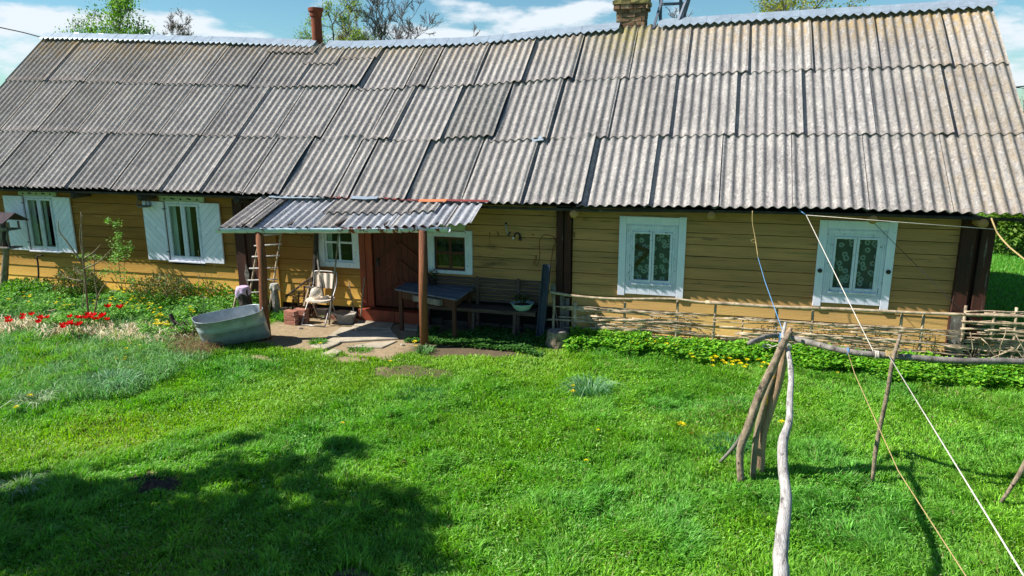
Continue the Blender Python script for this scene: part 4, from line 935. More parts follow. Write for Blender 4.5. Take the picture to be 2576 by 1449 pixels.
# poles leaning
def pole(name, label, a, b, r0, r1, m, cat='pole', n=6, amp=.004, group=None):
    t = wob(a, b, n, amp); o = MB().tube(t, [r0+(r1-r0)*i/n for i in range(n+1)], 9).build(name, M[m], None, smooth=True); return tag(o, label, cat, group)
a = aZ(828, 816, .02); b_ = aY(852, 590, -.55); b_ = b_+(b_-a)*.12
pole('leaning_pole', 'long pale straight pole leaning against the porch roof in front of the chair', a, b_, .017, .014, 'grey')
a = aY(907, 796, .12); b_ = aY(917, 697, WY-.07)
pole('leaning_stick', 'short pale stick leaning on the red door frame', a, b_, .013, .012, 'branch')
g1 = aY(905, 735, WY-.06)
pole('leaning_stick', 'thin grey lath standing against the sunlit boards between chair and door', aY(893, 800, .25), aY(911, 733, .36) if False else aY(908, 706, WY-.05)+Vector((-.25, 0, -.05)), .010, .009, 'grey')
t = thing('trestle', 'narrow grey wooden trestle of crossed laths behind the chair', 'trestle', (-7.3, .2, 0))
MB().bar(aY(765, 770, .05), aY(795, 655, .36), .03, .03).build('leg', M['branch'], t); MB().bar(aY(812, 745, .10), aY(796, 625, .38), .03, .05).build('leg', M['grey'], t); MB().bar(aY(768, 722, .12), aY(808, 724, .15), .03, .02, (0, 0, 1)).build('crossbar', M['grey'], t)
MB().bar(aY(790, 742, .3), aY(800, 540, .38), .05, .12, (1, 0, 0)).build('upright', M['greydark'], t)
# hoop hanging from the gutter
hp = aY(850-12, 0, 0); c = Vector(aY(843-5, 590, -.9)); c = Vector(aY(672*0+660+ (1000*0), 590, -.9))
hc = aY(701, 596, -1.0) if False else aY((700+1030/2.07)/1.5528, (720+428/2.07)/1.5528, -.95)
ring = [hc+Vector((.10*math.cos(a), .02*math.sin(a), .045*math.sin(a)+0)) for a in [i*2*math.pi/24 for i in range(25)]]
tag(MB().tube(ring, .004, 6, cap=False).build('wire_hoop', M['wire']), 'thin wire hoop hanging under the porch gutter', 'wire hoop')

# white ladder
ld = thing('ladder', 'pale rustic pole ladder leaning on the wall behind the left porch post', 'ladder', (-8.2, .2, 0))
def zl(x, y): return ((700+x/2.07)/1.5528, (720+y/2.07)/1.5528)
LB, LT = .12, .36
L0 = aY(*zl(572, 870), LB); L1 = aY(*zl(672, 300), LT); R0 = aY(*zl(750, 870), LB); R1 = aY(*zl(822, 400), LT)
R1b = R0+(R1-R0)*1.35; L1b = L1
L0 = L0-(L1-L0)*.35; R0 = R0-(R1-R0)*.33
MB().tube(wob(L0, L1b, 6, .006), .019, 8).build('rail', M['branch'], ld, smooth=True); MB().tube(wob(R0, R1b, 6, .006), .019, 8).build('rail', M['branch'], ld, smooth=True)
for (xa, ya, xb, yb) in [(607, 497, 828, 485), (590, 585, 812, 577), (567, 680, 800, 676), (557, 776, 795, 769), (545, 876, 690, 870), (640, 412, 835, 402)]:
    t_ = (870-ya)/570; Yq = LB+(LT-LB)*t_-.03
    MB().tube([aY(*zl(xa, ya), Yq), aY(*zl(xb, yb), Yq)], .014, 8).build('rung', M['silver'], ld, smooth=True)
# diamond plate on the post
mb = MB(); c = aY(621, 690, WY-.115); mb.prism([(c.x-.055, c.z), (c.x-.03, c.z+.10), (c.x, c.z+.21), (c.x+.03, c.z+.10), (c.x+.055, c.z), (c.x+.03, c.z-.11), (c.x, c.z-.22), (c.x-.03, c.z-.11)], WY-.118, WY-.105)
dp = mb.build('diamond_plate', M['grey'], p1)
mb = MB()
for dx, dz in ((-.02, .04), (.02, .04), (-.02, -.06), (.02, -.06), (0, .12), (0, -.14)): mb.tube([(c.x+dx, WY-.119, c.z+dz), (c.x+dx, WY-.122, c.z+dz)], .009, 8)
mb.build('bolt', M['greydark'], dp)
# ------------------------------------------------------------------ washtub
tub = thing('washtub', 'long galvanised oval washtub standing on the ground before the left porch post', 'tub', (-7.9, -1.6, 0))
ra, rb = aZ(490, 816, .47), aZ(664, 780, .55)
ba, bb = aZ(545, 882, .03), aZ(662, 846, .06)
ax = (rb-ra); ax.z = 0; Lr = ax.length/2; ax.normalize(); sdv = Vector((-ax.y, ax.x, 0))
cr = (ra+rb)/2+sdv*.16; cb = (ba+bb)/2+sdv*.24; Lb = (bb-ba).length/2+.10
def tubring(t, off=0, n=56):
    c = cb.lerp(cr, t); L_ = Lb+(Lr-Lb)*t+off; w = .24+.10*t+off; zt = [.03+.44*t, .06+.49*t]; out = []
    for i in range(n):
        a = 2*math.pi*i/n; q_ = .42+.2*t; e = math.copysign(abs(math.cos(a))**q_, math.cos(a)); f_ = math.copysign(abs(math.sin(a))**(q_+.05), math.sin(a))
        p = c+ax*(e*L_)+sdv*(f_*w); p.z = zt[0]+(zt[1]-zt[0])*(e+1)/2+.02*abs(e)**3*t; out.append(p)
    return out
rings = [tubring(0), tubring(.3), tubring(.56), tubring(.575, .006), tubring(.59, 0), tubring(.62, 0), tubring(.635, .006), tubring(.65), tubring(1), tubring(1.015, .008), tubring(1.03, .006), tubring(1.03, -.004), tubring(1., -.006), tubring(.3, -.006), tubring(.03, -.008)]
n = 56; mb = MB()
vs = [p for r in rings for p in r]; fs = []
for i in range(len(rings)-1):
    for j in range(n): fs.append((i*n+j, i*n+(j+1) % n, (i+1)*n+(j+1) % n, (i+1)*n+j))
fs.append(tuple(range(n))); fs.append(tuple((len(rings)-1)*n+j for j in range(n)))
mb.add(vs, fs); o = mb.build('tub_body', M['tubmetal'], tub, smooth=True)
r5 = tubring(.93, .004)
hp_ = [tubring(.90, .004)[28]+Vector((0, 0, 0)), tubring(.90, .03)[28], tubring(.85, .035)[27], tubring(.85, .004)[27]]
e0 = tubring(.88, .004); i0 = 31
MB().tube([e0[i0], e0[i0]+(e0[i0]-cr).normalized()*.03, e0[i0+2]+(e0[i0+2]-cr).normalized()*.03, e0[i0+2]], .008, 6).build('handle', M['greydark'], tub, smooth=True)
sm = [tubring(t, .003)[43] for t in (0, .3, .6, .9, 1.0)]; MB().tube(sm, .005, 6).build('seam', M['tubmetal'], tub, smooth=True)

# log blocks with cloths
def block(name, label, base, top, r, cat, m='bark'):
    t = thing(name, label, cat, tuple(base)); 
    pts = smooth_pts([base+Vector((0, 0, -.06)), base.lerp(top, .35)+Vector((.008, 0, 0)), base.lerp(top, .7)+Vector((-.006, 0, 0)), top], 3)
    o = MB().tube(pts, [r*1.12]+[r*(1.06-.08*i/len(pts)) for i in range(1, len(pts))], 18, rough=.05).build('log', M[m], t, smooth=False); return t
b0 = Vector((-8.36, -.15, 0)); t0 = Vector((-8.42, -.15, .60))
saw = block('log_block', 'dark upright log with a lilac cloth over its top beside the washtub', b0, t0, .115, 'log', 'greydark')
MB().tube([t0+Vector((-.10, -.02, -.05)), Vector((-8.66, -.24, .0))], .022, 8).build('prop_stick', M['branch'], saw, smooth=True)
def cloth(name, label, c, pts_fn, m, nx=14, ny=14):
    mb = MB(); vs = []
    for j in range(ny+1):
        for i in range(nx+1): vs.append(pts_fn(i/nx, j/ny))
    fs = [(j*(nx+1)+i, j*(nx+1)+i+1, (j+1)*(nx+1)+i+1, (j+1)*(nx+1)+i) for j in range(ny) for i in range(nx)]
    mb.add(vs, fs); o = mb.build(name, m, None, smooth=True); o.modifiers.new('t', 'SOLIDIFY').thickness = .004; return tag(o, label, 'cloth')
clm = mat('lilac_cloth', lin(206, 182, 206), lin(190, 164, 194), 12, rough=.9, spots=[(lin(96, 70, 110), 20, .66, .02)], island=0)
def cf(c, R_, rx, drop, rot):
    def f(u, v):
        x = (u-.5)*2*rx; y = (v-.5)*2*rx; r = math.hypot(x, y); a = math.atan2(y, x)+rot
        if r <= R_: return (c.x+r*math.cos(a), c.y+r*math.sin(a), c.z+.012)
        k = r-R_; return (c.x+(R_+.12*k+.02*math.sin(5*a)*min(1, k*8))*math.cos(a), c.y+(R_+.12*k+.02*math.sin(5*a)*min(1, k*8))*math.sin(a), c.z+.012-k*drop)
    return f
cloth('cloth', 'lilac patterned cloth draped over the dark log by the washtub', None, cf(t0, .118, .24, .95, .5), clm)
b1 = Vector(aZ(697, 797, 0)); t1 = Vector(aY(690, 715, b1.y-.02))
block('log_block', 'pale cracked upright log with a folded cloth just behind the left porch post', b1, t1, .068, 'log', 'grey')
cl2 = mat('grey_stained_cloth', lin(188, 176, 160), lin(150, 160, 160), 9, rough=.9, spots=[(lin(90, 110, 116), 10, .6, .05)], island=0)
cloth('cloth', 'stained greyish folded cloth on the pale log by the porch post', None, cf(t1, .075, .17, .95, 1.0), cl2)
# bricks
n = 0
bp = aZ(738, 818, 0)
bmesh_proto = None
slots = [(0, 0, 0, 0), (0, 0, 1, .08), (0, 0, 2, -.05), (.12, .14, 0, .1), (.12, .14, 1, 0), (.11, .15, 2, .06)]
names_ = ['bottom brick of the front pile', 'middle brick of the front pile', 'top brick of the front pile', 'bottom brick of the rear pile', 'middle brick of the rear pile', 'top brick of the rear pile']
for (dx, dy, k, rz), nm in zip(slots, names_):
    c = Vector((bp.x+dx-.06, bp.y+dy+.05, .0+k*.088))
    if bmesh_proto is None:
        o = MB().box((-.125, -.06, 0), (.125, .06, .082)).build('brick', M['brick'], None, bevel=.006); bmesh_proto = o
    else:
        o = bmesh_proto.copy(); COL.objects.link(o)
    o.location = c; o.rotation_euler = (0, 0, rz-.15); tag(o, 'red brick, '+nm+' right of the left porch post', 'brick', 'bricks piled by the porch')
for px, py, lab in [(1165/2.635+1100, 0, ''), ]: pass
for k, (px, py, lab) in enumerate([(830, 806, 'red brick lying under the folding chair, left one'), (846, 804, 'red brick lying under the folding chair, right one')]):
    o = bmesh_proto.copy(); COL.objects.link(o); q = aZ(px, py, .0); o.location = (q.x-.02, q.y+.12, 0); o.rotation_euler = (0, 0, .3*k); o.scale = (.9, 1, 1.1); tag(o, lab, 'brick', 'bricks under the chair')

# rustic mesh fence fragment
fp = thing('mesh_fence', 'short leaning fence of dark stakes and rusty wire mesh beside the pale log', 'fence', (-7.4, .2, 0))
for k in range(5):
    x = -7.62+k*.11; zt = .42+.09*k
    MB().tube(wob((x, .16+.02*k, 0), (x+.05, .18+.02*k, zt), 4, .008), .017, 7).build('stake', M['greydark'], fp)
MB().tube(wob((-7.70, .12, .40), (-7.05, .24, .86), 5, .012), .02, 7).build('rail', M['greydark'], fp)
mb = MB()
for i in range(12):
    for s_ in (-1, 1):
        x = -7.66+i*.05; a_ = Vector((x, .14, .05)); b_ = Vector((x+s_*.16, .16, .42+.7*(x+7.66)))
        mb.tube([a_, b_], .0022, 3, cap=False)
mb.build('wire_mesh', M['rustpipe'], fp)
def gf(): x = random.uniform(-7.62, -7.1); return (x, random.uniform(.08, .2), random.uniform(.1, .5+.6*(x+7.62))), (random.uniform(-1, 1), -.5, random.uniform(-.5, .5))
leaves(160, gf, .05, [lin(120, 92, 60), lin(90, 66, 44), lin(150, 120, 80)], 'dead_leaves', M['leaf'], fp)

# chopping stump by the wattle fence
sp_ = thing('tree_stump', 'squat pale chopping stump at the left end of the wattle fence', 'stump', (-2.45, 0, 0))
c = aZ(1405, 866, -.04)+Vector((0, -.14, 0))
mb = MB(); mb.lathe(c, [(.19, -.05), (.185, .05), (.17, .14), (.165, .26), (.16, .27)], 26, (1, .9)); mb.v = [(x+random.uniform(-.006, .006), y+random.uniform(-.006, .006), z) for x, y, z in mb.v]
mb.build('bark', M['bark'], sp_)
MB().lathe(c, [(.158, .268), (.157, .278), (.08, .281), (.001, .279)], 26, (1, .9)).build('cut_face', M['grey'], sp_)

# ------------------------------------------------------------------ wattle fence
FY = .20
def fz(px, py, Y=FY): p = aY(px, py, Y); return p
def wattle(label, stakes, rails, xa, xb, za, zb, nb, name='wattle_fence', dense=1, yb=FY):
    t = thing(name, label, 'fence', ((xa+xb)/2, yb, 0))
    for (x, z, lean, r) in stakes:
        MB().tube(wob((x-lean, yb+.01, -.05), (x, yb+.015, z), 4, .008), [r*1.05, r, r, r, r*.9], 9).build('stake', M['branch'], t, smooth=True)
    for (pts, r) in rails:
        sp = smooth_pts(pts, 4); MB().tube(sp, [r*(1.1-.35*i/len(sp)) for i in range(len(sp))], 9, rough=.05).build('rail', M['branch'], t, smooth=True)
    for i in range(nb):
        L_ = random.uniform(1.0, 2.6); x0 = random.uniform(xa, max(xa+.05, xb-L_*.6)); x1 = min(x0+L_, xb+random.uniform(0, .15)); z0 = random.choice(za)+random.uniform(-.035, .035); z1 = z0+random.uniform(-.07, .05)
        pts = []; n = 9; ph = random.uniform(0, 6.28)
        for k in range(n+1):
            u = k/n; x = x0+(x1-x0)*u; pts.append((x, yb+.022*math.sin(x*10.5+ph)+random.uniform(-.004, .004), z0+(z1-z0)*u+random.uniform(-.005, .005)+.02*math.sin(u*3.1)))
        r0 = random.choice([.008, .011, .014, .019]); MB().tube(pts, [r0*(1-.55*k/n) for k in range(n+1)], 6).build('branch', M['branch'], t, smooth=True)
    return t
stk = []
for px, py in [(1392, 742), (1447, 760), (1572, 762), (1705, 755)]: p = fz(px, py); stk.append((p.x, max(p.z, .62), random.uniform(-.01, .02), .022 if px != 1447 else .035))
p = lambda x, y, Y=FY-.035: tuple(fz(x, y, Y))
wattle('low woven branch fence from the stump to the middle of the right wall', stk+[(fz(1500, 790).x, .5, .01, .013), (fz(1640, 795).x, .52, -.01, .012)],
       [([p(1378, 734), p(1450, 745), p(1550, 752), p(1690, 752), p(1760, 760), p(1802, 762)], .021)], -2.78, .0, [.52, .42, .36, .3, .22, .14, .08], 0, 50)
stk = []
for px, py in [(1800, 768), (1955, 775), (2045, 785), (2270, 790), (2325, 795)]: p_ = fz(px, py); stk.append((p_.x, p_.z+.02, random.uniform(-.02, .02), .022))
wattle('low woven branch fence in front of the rightmost window with one long straight top rail', stk[:5]+[(fz(1870, 800).x, .55, .0, .012), (fz(2160, 800).x, .5, .0, .012)],
       [([p(1775, 760), p(1950, 772), p(2100, 777), p(2300, 787), p(2480, 793), p(2600, 797)], .026)], .0, 3.5, [.55, .46, .38, .30, .22, .14, .08], 0, 74)
stk = []
for px, py in [(2432, 770), (2505, 785), (2560, 775), (2590, 775)]: p_ = fz(px, py, .3); stk.append((p_.x, max(p_.z, .85), random.uniform(-.06, .06), .022))
wf = wattle('dense heap-like woven stick fence beyond the right house corner', stk, [], 3.5, 5.4, [.86, .7, .62, .54, .46, .40, .34, .28, .22, .16, .1, .06], 0, 60, yb=.32)
for k in range(14):
    x = random.uniform(3.3, 4.6); MB().tube(wob((x, .24, .05+random.uniform(0, .1)), (x+random.uniform(-.5, .9), .2, .1+random.uniform(0, .65)), 4, .02), .007, 5).build('loose_stick', M['branch'], wf, smooth=True)

# ------------------------------------------------------------------ clothes-line frame: tied poles
frame_ = None
AP = Vector((.60, -3.86, 1.31))
def limb(name, label, pts, radii, m, cat='pole', knots=0, parent=None):
    sp = smooth_pts(pts, 5); rr = np.interp(np.linspace(0, 1, len(sp)), np.linspace(0, 1, len(radii)), radii)
    mb = MB().tube(sp, list(rr), 14, rough=.05)
    o = mb.build(name, M[m], parent, smooth=True)
    for k in range(knots):
        i = random.randrange(3, len(sp)-3); d = Vector((random.uniform(-1, 1), random.uniform(-1, 0), random.uniform(-.2, .8))).normalized()
        MB().tube([sp[i], sp[i]+d*(rr[i]+.012), sp[i]+d*(rr[i]+.03)], [rr[i]*.6, rr[i]*.4, rr[i]*.15], 8).build('knot', M[m], o, smooth=True)
    if not parent: tag(o, label, cat)
    return o
f1 = aZ(1865, 1205, 0); f2 = aZ(1903, 1182, 0)
def on(px, py, a, b):   # point seen at (px,py) lying nearest to the 3d line a-b
    d = ray(px, py); e = (b-a).normalized(); w = a-CAM; n = d.cross(e); t = (w.cross(e)).dot(n)/n.dot(n); return CAM+d*t
a = f1+Vector((0, 0, -.06)); top1 = Vector((AP.x+.07, AP.y+.03, 1.52))
limb('tripod_leg', 'thick dark bark-covered pole leaning in the front of the clothes-line frame', [a, on(1862, 1134, a, top1), on(1882, 1076, a, top1), on(1909, 998, a, top1), on(1945, 920, a, top1), on(1970, 866, a, top1), on(1990, 832, a, top1)], [.036, .038, .046, .042, .040, .038, .026], 'bark')
a = f2+Vector((.02, .03, -.06)); top2 = Vector((AP.x+.02, AP.y+.10, 1.30))
limb('tripod_leg', 'thick pale peeled pole leaning behind the bark-covered one', [a, on(1916, 1093, a, top2), on(1943, 1011, a, top2), on(1963, 943, a, top2), on(1975, 870, a, top2)], [.062, .056, .047, .042, .038], 'peeled')
a = f1+Vector((.10, .12, -.05)); top3 = Vector((AP.x-.05, AP.y+.06, .95))
limb('tripod_leg', 'thin pole with orange lichen between the two thick ones', [a+Vector((.02, 0, 0)), on(1903, 1093, a, top3), on(1924, 1011, a, top3), on(1947, 943, a, top3), on(1961, 903, a, top3)], [.03, .03, .028, .024, .015], 'lichenlog')
sidep = aZ(1812, 1158, .0); lg = on(1880, 1070, f1, top1)
limb('side_branch', 'bare grey side stick propping the bark-covered pole on its left', [sidep+Vector((0, 0, -.02)), sidep.lerp(lg, .5)+Vector((.03, 0, 0)), lg], [.016, .02, .018], 'grey', 'stick')
# long silvery rail towards the viewer
def RZ(px, py, z): return aZ(px, py, z)
rail_pts = [aZ(1968, 838, 1.43), aZ(1982, 880, 1.33), aZ(1990, 940, 1.30), aZ(1987, 1010, 1.27), aZ(1985, 1060, 1.25), aZ(1970, 1110, 1.23), aZ(1970, 1180, 1.22), aZ(1978, 1250, 1.21), aZ(1970, 1330, 1.20), aZ(1963, 1400, 1.20), aZ(1965, 1470, 1.20)]
rail_pts.append(rail_pts[-1]+(rail_pts[-1]-rail_pts[-4])*1.2)
limb('front_rail', 'long crooked silvery bare pole running from the tied frame toward the viewer', rail_pts, [.016, .022, .026, .027, .028, .036, .035, .036, .040, .042, .042, .042], 'silver', knots=2)
e_ = rail_pts[-1]; limb('end_stake', 'stake holding the near end of the silvery pole', [e_+Vector((.03, 0, .1)), Vector((e_.x+.05, e_.y, -.05))], [.03, .035], 'bark')
# crossbar to the right
cb_ = [aZ(1884, 863, 1.38), aZ(1935, 845, 1.36), aZ(1978, 848, 1.31), aZ(2040, 862, 1.31), aZ(2120, 882, 1.31), aZ(2200, 892, 1.31), aZ(2300, 900, 1.30), aZ(2420, 908, 1.30), aZ(2530, 908, 1.30), aZ(2600, 910, 1.30)]
cb_.append(cb_[-1]+(cb_[-1]-cb_[-3])*2)
limb('crossbar', 'long grey weathered pole tied across the frame and reaching the right edge', cb_, [.024, .026, .030, .032, .030, .030, .031, .032, .032, .031, .03], 'grey')
limb('fork_stick', 'short pale forked stick end sticking up above the lashing', [aZ(1968, 850, 1.36), aZ(1976, 812, 1.46)], [.02, .015], 'silver', 'stick')
limb('fork_stick', 'thick brown stub pointing up right out of the lashing', [aZ(1975, 850, 1.36), aZ(1990, 825, 1.46)], [.028, .02], 'peeled', 'stick')
pb = aZ(2195, 1210, -.02); pt = Vector(aZ(2243, 900, 1.31))+Vector((0, -.06, 0)); pu = aZ(2265, 842, 1.52)
limb('prop_pole', 'slim brown knobbly prop pole tied to the crossbar', [pb, on(2205, 1120, pb, pt), on(2232, 990, pb, pt), pt, pu], [.018, .022, .02, .02, .016], 'bark')
s1_ = aZ(2515, 1268, -.03); s2_ = Vector(aZ(2600, 1130, .55)); s3_ = s1_+(s2_-s1_)*2.1
limb('slanting_pole', 'brown slanting pole cut by the right edge of the photo', [s1_, s1_.lerp(s2_, .5)+Vector((.01, 0, 0)), s2_, s3_], [.014, .022, .026, .03], 'bark')
# lashings
def ringr(c, ax_, r, m, k=3, th=.005, name='lashing', label='', cat='lashing', sp=.012):
    mb = MB(); ax_ = Vector(ax_).normalized(); u = ax_.orthogonal().normalized(); v = ax_.cross(u); pts = []
    for i in range(k*14+1): a = 2*math.pi*i/14; pts.append(Vector(c)+ax_*(sp*i/14)+(u*math.cos(a)+v*math.sin(a))*(r+random.uniform(-.002, .002)))
    o = mb.tube(pts, th, 5).build(name, M[m], None, smooth=True); return tag(o, label, cat)
cdir = (cb_[6]-cb_[4])
ringr(aZ(2200, 892, 1.31), cdir, .038, 'rope_w', 3, .005, label='white rope loops on the crossbar left of the prop pole', sp=.014)
ringr(aZ(2243, 896, 1.31), Vector((0, .1, 1)), .055, 'rope_t', 5, .005, label='tan string wound around prop pole and crossbar', sp=.012)
ringr(aZ(1960, 850, 1.34), Vector((1, .1, -.1)), .05, 'rope_b', 4, .005, label='bright blue twine wound at the top of the frame', sp=.012)
ringr(aZ(1982, 872, 1.33), (rail_pts[2]-rail_pts[1]), .032, 'rope_w', 3, .005, label='white string collar below the top of the silvery pole', sp=.008)
ringr(aZ(2130, 884, 1.31), cdir, .036, 'rope_b', 2, .004, label='blue twine knot on the crossbar', sp=.01)
lp = aZ(1945, 872, 1.30); MB_ = [lp+Vector((-.05+.045*math.cos(a)-.01, 0, .018*math.sin(a))) for a in [i*2*math.pi/16 for i in range(17)]]
tag(MB().tube(MB_+[lp, lp+Vector((.06, .0, .03))], .006, 6).build('rope_loop', M['rope_w'], None, smooth=True), 'white rope loop sticking out left of the blue twine', 'rope')

def line(name, label, pts, r, m, cat='clothesline', n=14, sag=0):
    sp = [Vector(a) for a in pts]
    if len(sp) == 2 and sag: sp = wob(sp[0], sp[1], n, 0, sag)
    return tag(MB().tube(sp, r, 6).build(name, M[m], None, smooth=True), label, cat)
RW = aZ(2235, 893, 1.345)
line('clothesline', 'thick white clothesline from the crossbar out past the lower right corner', [RW, RW+(aZ(2576, 1449, 1.62)-RW)*1.5], .0045, 'rope_w')
kn = aY(2028, 541, -.05)
line('clothesline', 'white line descending from the eave knot past the rightmost window to the crossbar', [kn, aZ(2197, 884, 1.345)], .005, 'rope_w')
line('clothesline', 'yellowish thin line with knots from the crossbar towards the lower right', [aZ(2132, 884, 1.345), aZ(2150, 940, 1.345), aZ(2260, 1185, 1.38), aZ(2430, 1449, 1.42), aZ(2560, 1650, 1.46)], .0035, 'rope_t')
line('string', 'thin cream string running right under the eave from the blue knot', [kn, aY(2505, 577, -.1)], .004, 'rope_w')
line('blue_cord', 'short blue cord tying the line to the eave', [kn, aY(2010, 528, .02)], .006, 'rope_b', 'cord')
line('twisted_rope', 'twisted tan rope hanging down at the right of the house corner', smooth_pts([aY(2494, 549, .0), aY(2503, 572, -.1), aY(2512, 590, -.15), aY(2540, 622, -.4), aY(2590, 665, -.7), aY(2650, 740, -1.0)], 4), .011, 'rope_t', 'rope')
line('rope_tail', 'loose cream rope tail hanging from the eave in the middle of the right wall', smooth_pts([aY(1893, 530, -.02), aY(1893, 560, -.04), aY(1900, 600, -.1), aY(1907, 648, -.3)], 4), .006, 'rope_t', 'rope')
line('blue_cord', 'thin blue cord from the cream rope tail down to the tied frame', [aY(1907, 648, -.3), aY(1925, 710, -1.0), aZ(1970, 835, 1.40)], .0045, 'rope_b', 'cord')
c = aY(1896, 606, -.12); line('rope_ring', 'small loop of string on the cream rope tail', [c+Vector((.035*math.cos(a), 0, .022*math.sin(a))) for a in [i*2*math.pi/14 for i in range(15)]], .003, 'rope_t', 'rope')
line('dark_wire', 'thin dark wire slanting from the eave to the wattle fence at the right corner', [aY(2196, 558, .30), aY(2430, 792, .12), aY(2560, 905, -.2)], .004, 'wire', 'wire')
line('power_cable', 'black cable reaching the left gable from the left edge', smooth_pts([aY(-700, -60, 2.6), aY(-80, 50, 3.3), aY(0, 69, 3.4), aY(60, 82, 3.5), aY(118, 98, 3.6)], 3), .014, 'wire', 'cable')
line('power_cable', 'black cable leaving the right gable toward the right edge', [aY(2528, 222, 3.0), aY(2576, 217, 3.4), aY(2900, 190, 6)], .010, 'wire', 'cable')
line('cable_end', 'short loose cable end twisted under the right cable', [aY(2545, 220, 3.1), aY(2566, 221, 3.2), aY(2590, 224, 3.2)], .006, 'wire', 'cable')

# ------------------------------------------------------------------ things on the wall
def wthing(name, label, cat, build):
    t = thing(name, label, cat, (-3.3, WY, 1.6)); build(t)
def wz(x, y): return ((1600+x/2.229)/1.5528, (750+y/2.229)/1.5528)
def w1(t):
    a, b = aY(*wz(835, 280), WY-.05), aY(*wz(855, 375), WY-.05)
    MB().tube([a, b], .011, 8).build('grip', M['zinc'], t, smooth=True); MB().tube([a, a+Vector((0, .05, .01))], .016, 8).tube([b, b+Vector((0, .05, -.01))], .016, 8).build('bracket', M['greydark'], t); MB().tube([b+Vector((0, 0, 0)), aY(*wz(880, 348), WY-.04)], .01, 6).build('stub', M['greydark'], t)
wthing('grab_handle', 'slanted metal grab handle screwed to the yellow wall', 'handle', w1)
def w2(t):
    c = aY(*wz(937, 382), WY-.04); pts = [c+Vector((.05*math.cos(a), 0, .05*math.sin(a))) for a in [R(-30)+R(240)*i/12 for i in range(13)]]
    MB().tube(pts, .013, 8).build('body', M['greydark'], t, smooth=True); MB().tube([c+Vector((0, .0, 0)), c+Vector((0, .04, 0))], [.03, .034], 14).build('dial', M['clad_worn'], t)
    MB().tube([c+Vector((-.06, 0, -.03)), c+Vector((-.08, 0, -.05))], .018, 8).build('white_tip', M['white'], t); MB().box((c.x+.03, WY-.05, c.z-.08), (c.x+.07, WY-.01, c.z-.02)).build('foot', M['greydark'], t)
wthing('horseshoe_hook', 'dark horseshoe-like hook with a pale tip on the wall right of the grab handle', 'hook', w2)
for k, (x, y, x2, y2, lab) in enumerate([(695, 350, 698, 362, 'small nail with a string left of the grab handle'), (765, 345, 775, 380, 'bent nail between string and grab handle'), (1072, 365, 1078, 375, 'single nail halfway to the dark post'), (1432, 350, 1432, 395, 'rusty iron hook right of the dark middle post')]):
    o = MB().tube([aY(*wz(x, y), WY-.03), aY(*wz(x2, y2), WY-.02)], .008, 6).build('nail' if k < 3 else 'iron_hook', M['rustpipe']); tag(o, lab, 'nail' if k < 3 else 'hook')
line('wall_string', 'thin hanging string on the wall below a nail', [aY(*wz(697, 362), WY-.02), aY(*wz(697, 440), WY-.015)], .0025, 'wire', 'string')
wp = [(1075, 640), (1085, 600), (1095, 555), (1105, 560), (1098, 630), (1110, 640), (1128, 590), (1133, 500), (1130, 440), (1150, 390), (1190, 372), (1250, 390), (1275, 430), (1250, 480), (1238, 560), (1225, 640), (1210, 688)]
line('wire_loop', 'rusty wire bent in a big loop hanging on the wall left of dark post', smooth_pts([aY(*wz(x, y), WY-.025+.01*math.sin(i)) for i, (x, y) in enumerate(wp)], 3), .0045, 'rustpipe', 'wire')
line('wire_end', 'short wire end curling beside the dark post', smooth_pts([aY(*wz(x, y), WY-.03) for x, y in [(1250, 388), (1278, 440), (1275, 475), (1290, 510)]], 3), .0045, 'rustpipe', 'wire')

# bird feeder hanging
bf = thing('bird_feeder', 'wicker-like hanging bird feeder under the eave left of the second window', 'bird feeder', (-11.0, .3, 1.9))
c = aY(363, 521, .25)
MB().lathe(c, [(.001, 0), (.12, 0), (.145, .02), (.13, .03), (.001, .02)], 20, (1, .8)).build('tray', M['grey'], bf)
for k in range(10):
    a = k*2*math.pi/10; b0_ = c+Vector((.12*math.cos(a), .1*math.sin(a), .01)); MB().tube(smooth_pts([b0_, c+Vector((.14*math.cos(a), .11*math.sin(a), .09)), c+Vector((.09*math.cos(a), .07*math.sin(a), .17)), c+Vector((.02*math.cos(a), .02*math.sin(a), .22))], 3), .006, 5).build('hoop', M['grey'], bf)
MB().tube([c+Vector((0, 0, .22)), c+Vector((0, 0, .30))], .004, 5).build('hanger', M['wire'], bf)
# bird table on a post, left
bt = thing('bird_table', 'rustic covered bird table on a forked trunk at the far left edge', 'bird table', (-14.3, -.1, 0))
PYb = -.15
B = lambda x, y, Y=PYb: aY(x/3.62/1.5528, (800+y/3.62)/1.5528, Y)
pts = smooth_pts([B(45, 1260), B(60, 1060), B(70, 900), B(85, 700), B(92, 600)], 4); MB().tube(pts, [.075-.02*i/len(pts) for i in range(len(pts))], 12, rough=.07).build('trunk', M['bark'], bt, smooth=True)
MB().tube(smooth_pts([B(12, 600), B(20, 500), B(45, 400), B(40, 220)], 4), [.05]*13, 10, rough=.08).build('fork', M['grey'], bt, smooth=True)
MB().tube([B(140, 590), B(95, 470), B(110, 350)], [.02, .022, .02], 8).build('fork', M['grey'], bt, smooth=True)
MB().tube([B(75, 610), B(70, 380)], .05, 8).build('fork', M['greydark'], bt, smooth=True)
q = B(60, 595); MB().box((q.x-.30, PYb-.10, q.z-.015), (q.x+.33, PYb+.14, q.z+.01)).build('lower_shelf', M['grey'], bt)
q = B(60, 345); MB().box((q.x-.32, PYb-.14, q.z-.01), (q.x+.26, PYb+.16, q.z+.015)).box((q.x-.32, PYb-.16, q.z+.0), (q.x+.26, PYb-.14, q.z+.06)).build('tray', M['grey'], bt)
q2 = B(105, 250)
for dx in (-.28, .22): 
    for dy in (-.10, .12): MB().box((q.x+dx, PYb+dy, q.z+.016), (q.x+dx+.03, PYb+dy+.03, q2.z+.02)).build('roof_post', M['grey'], bt)
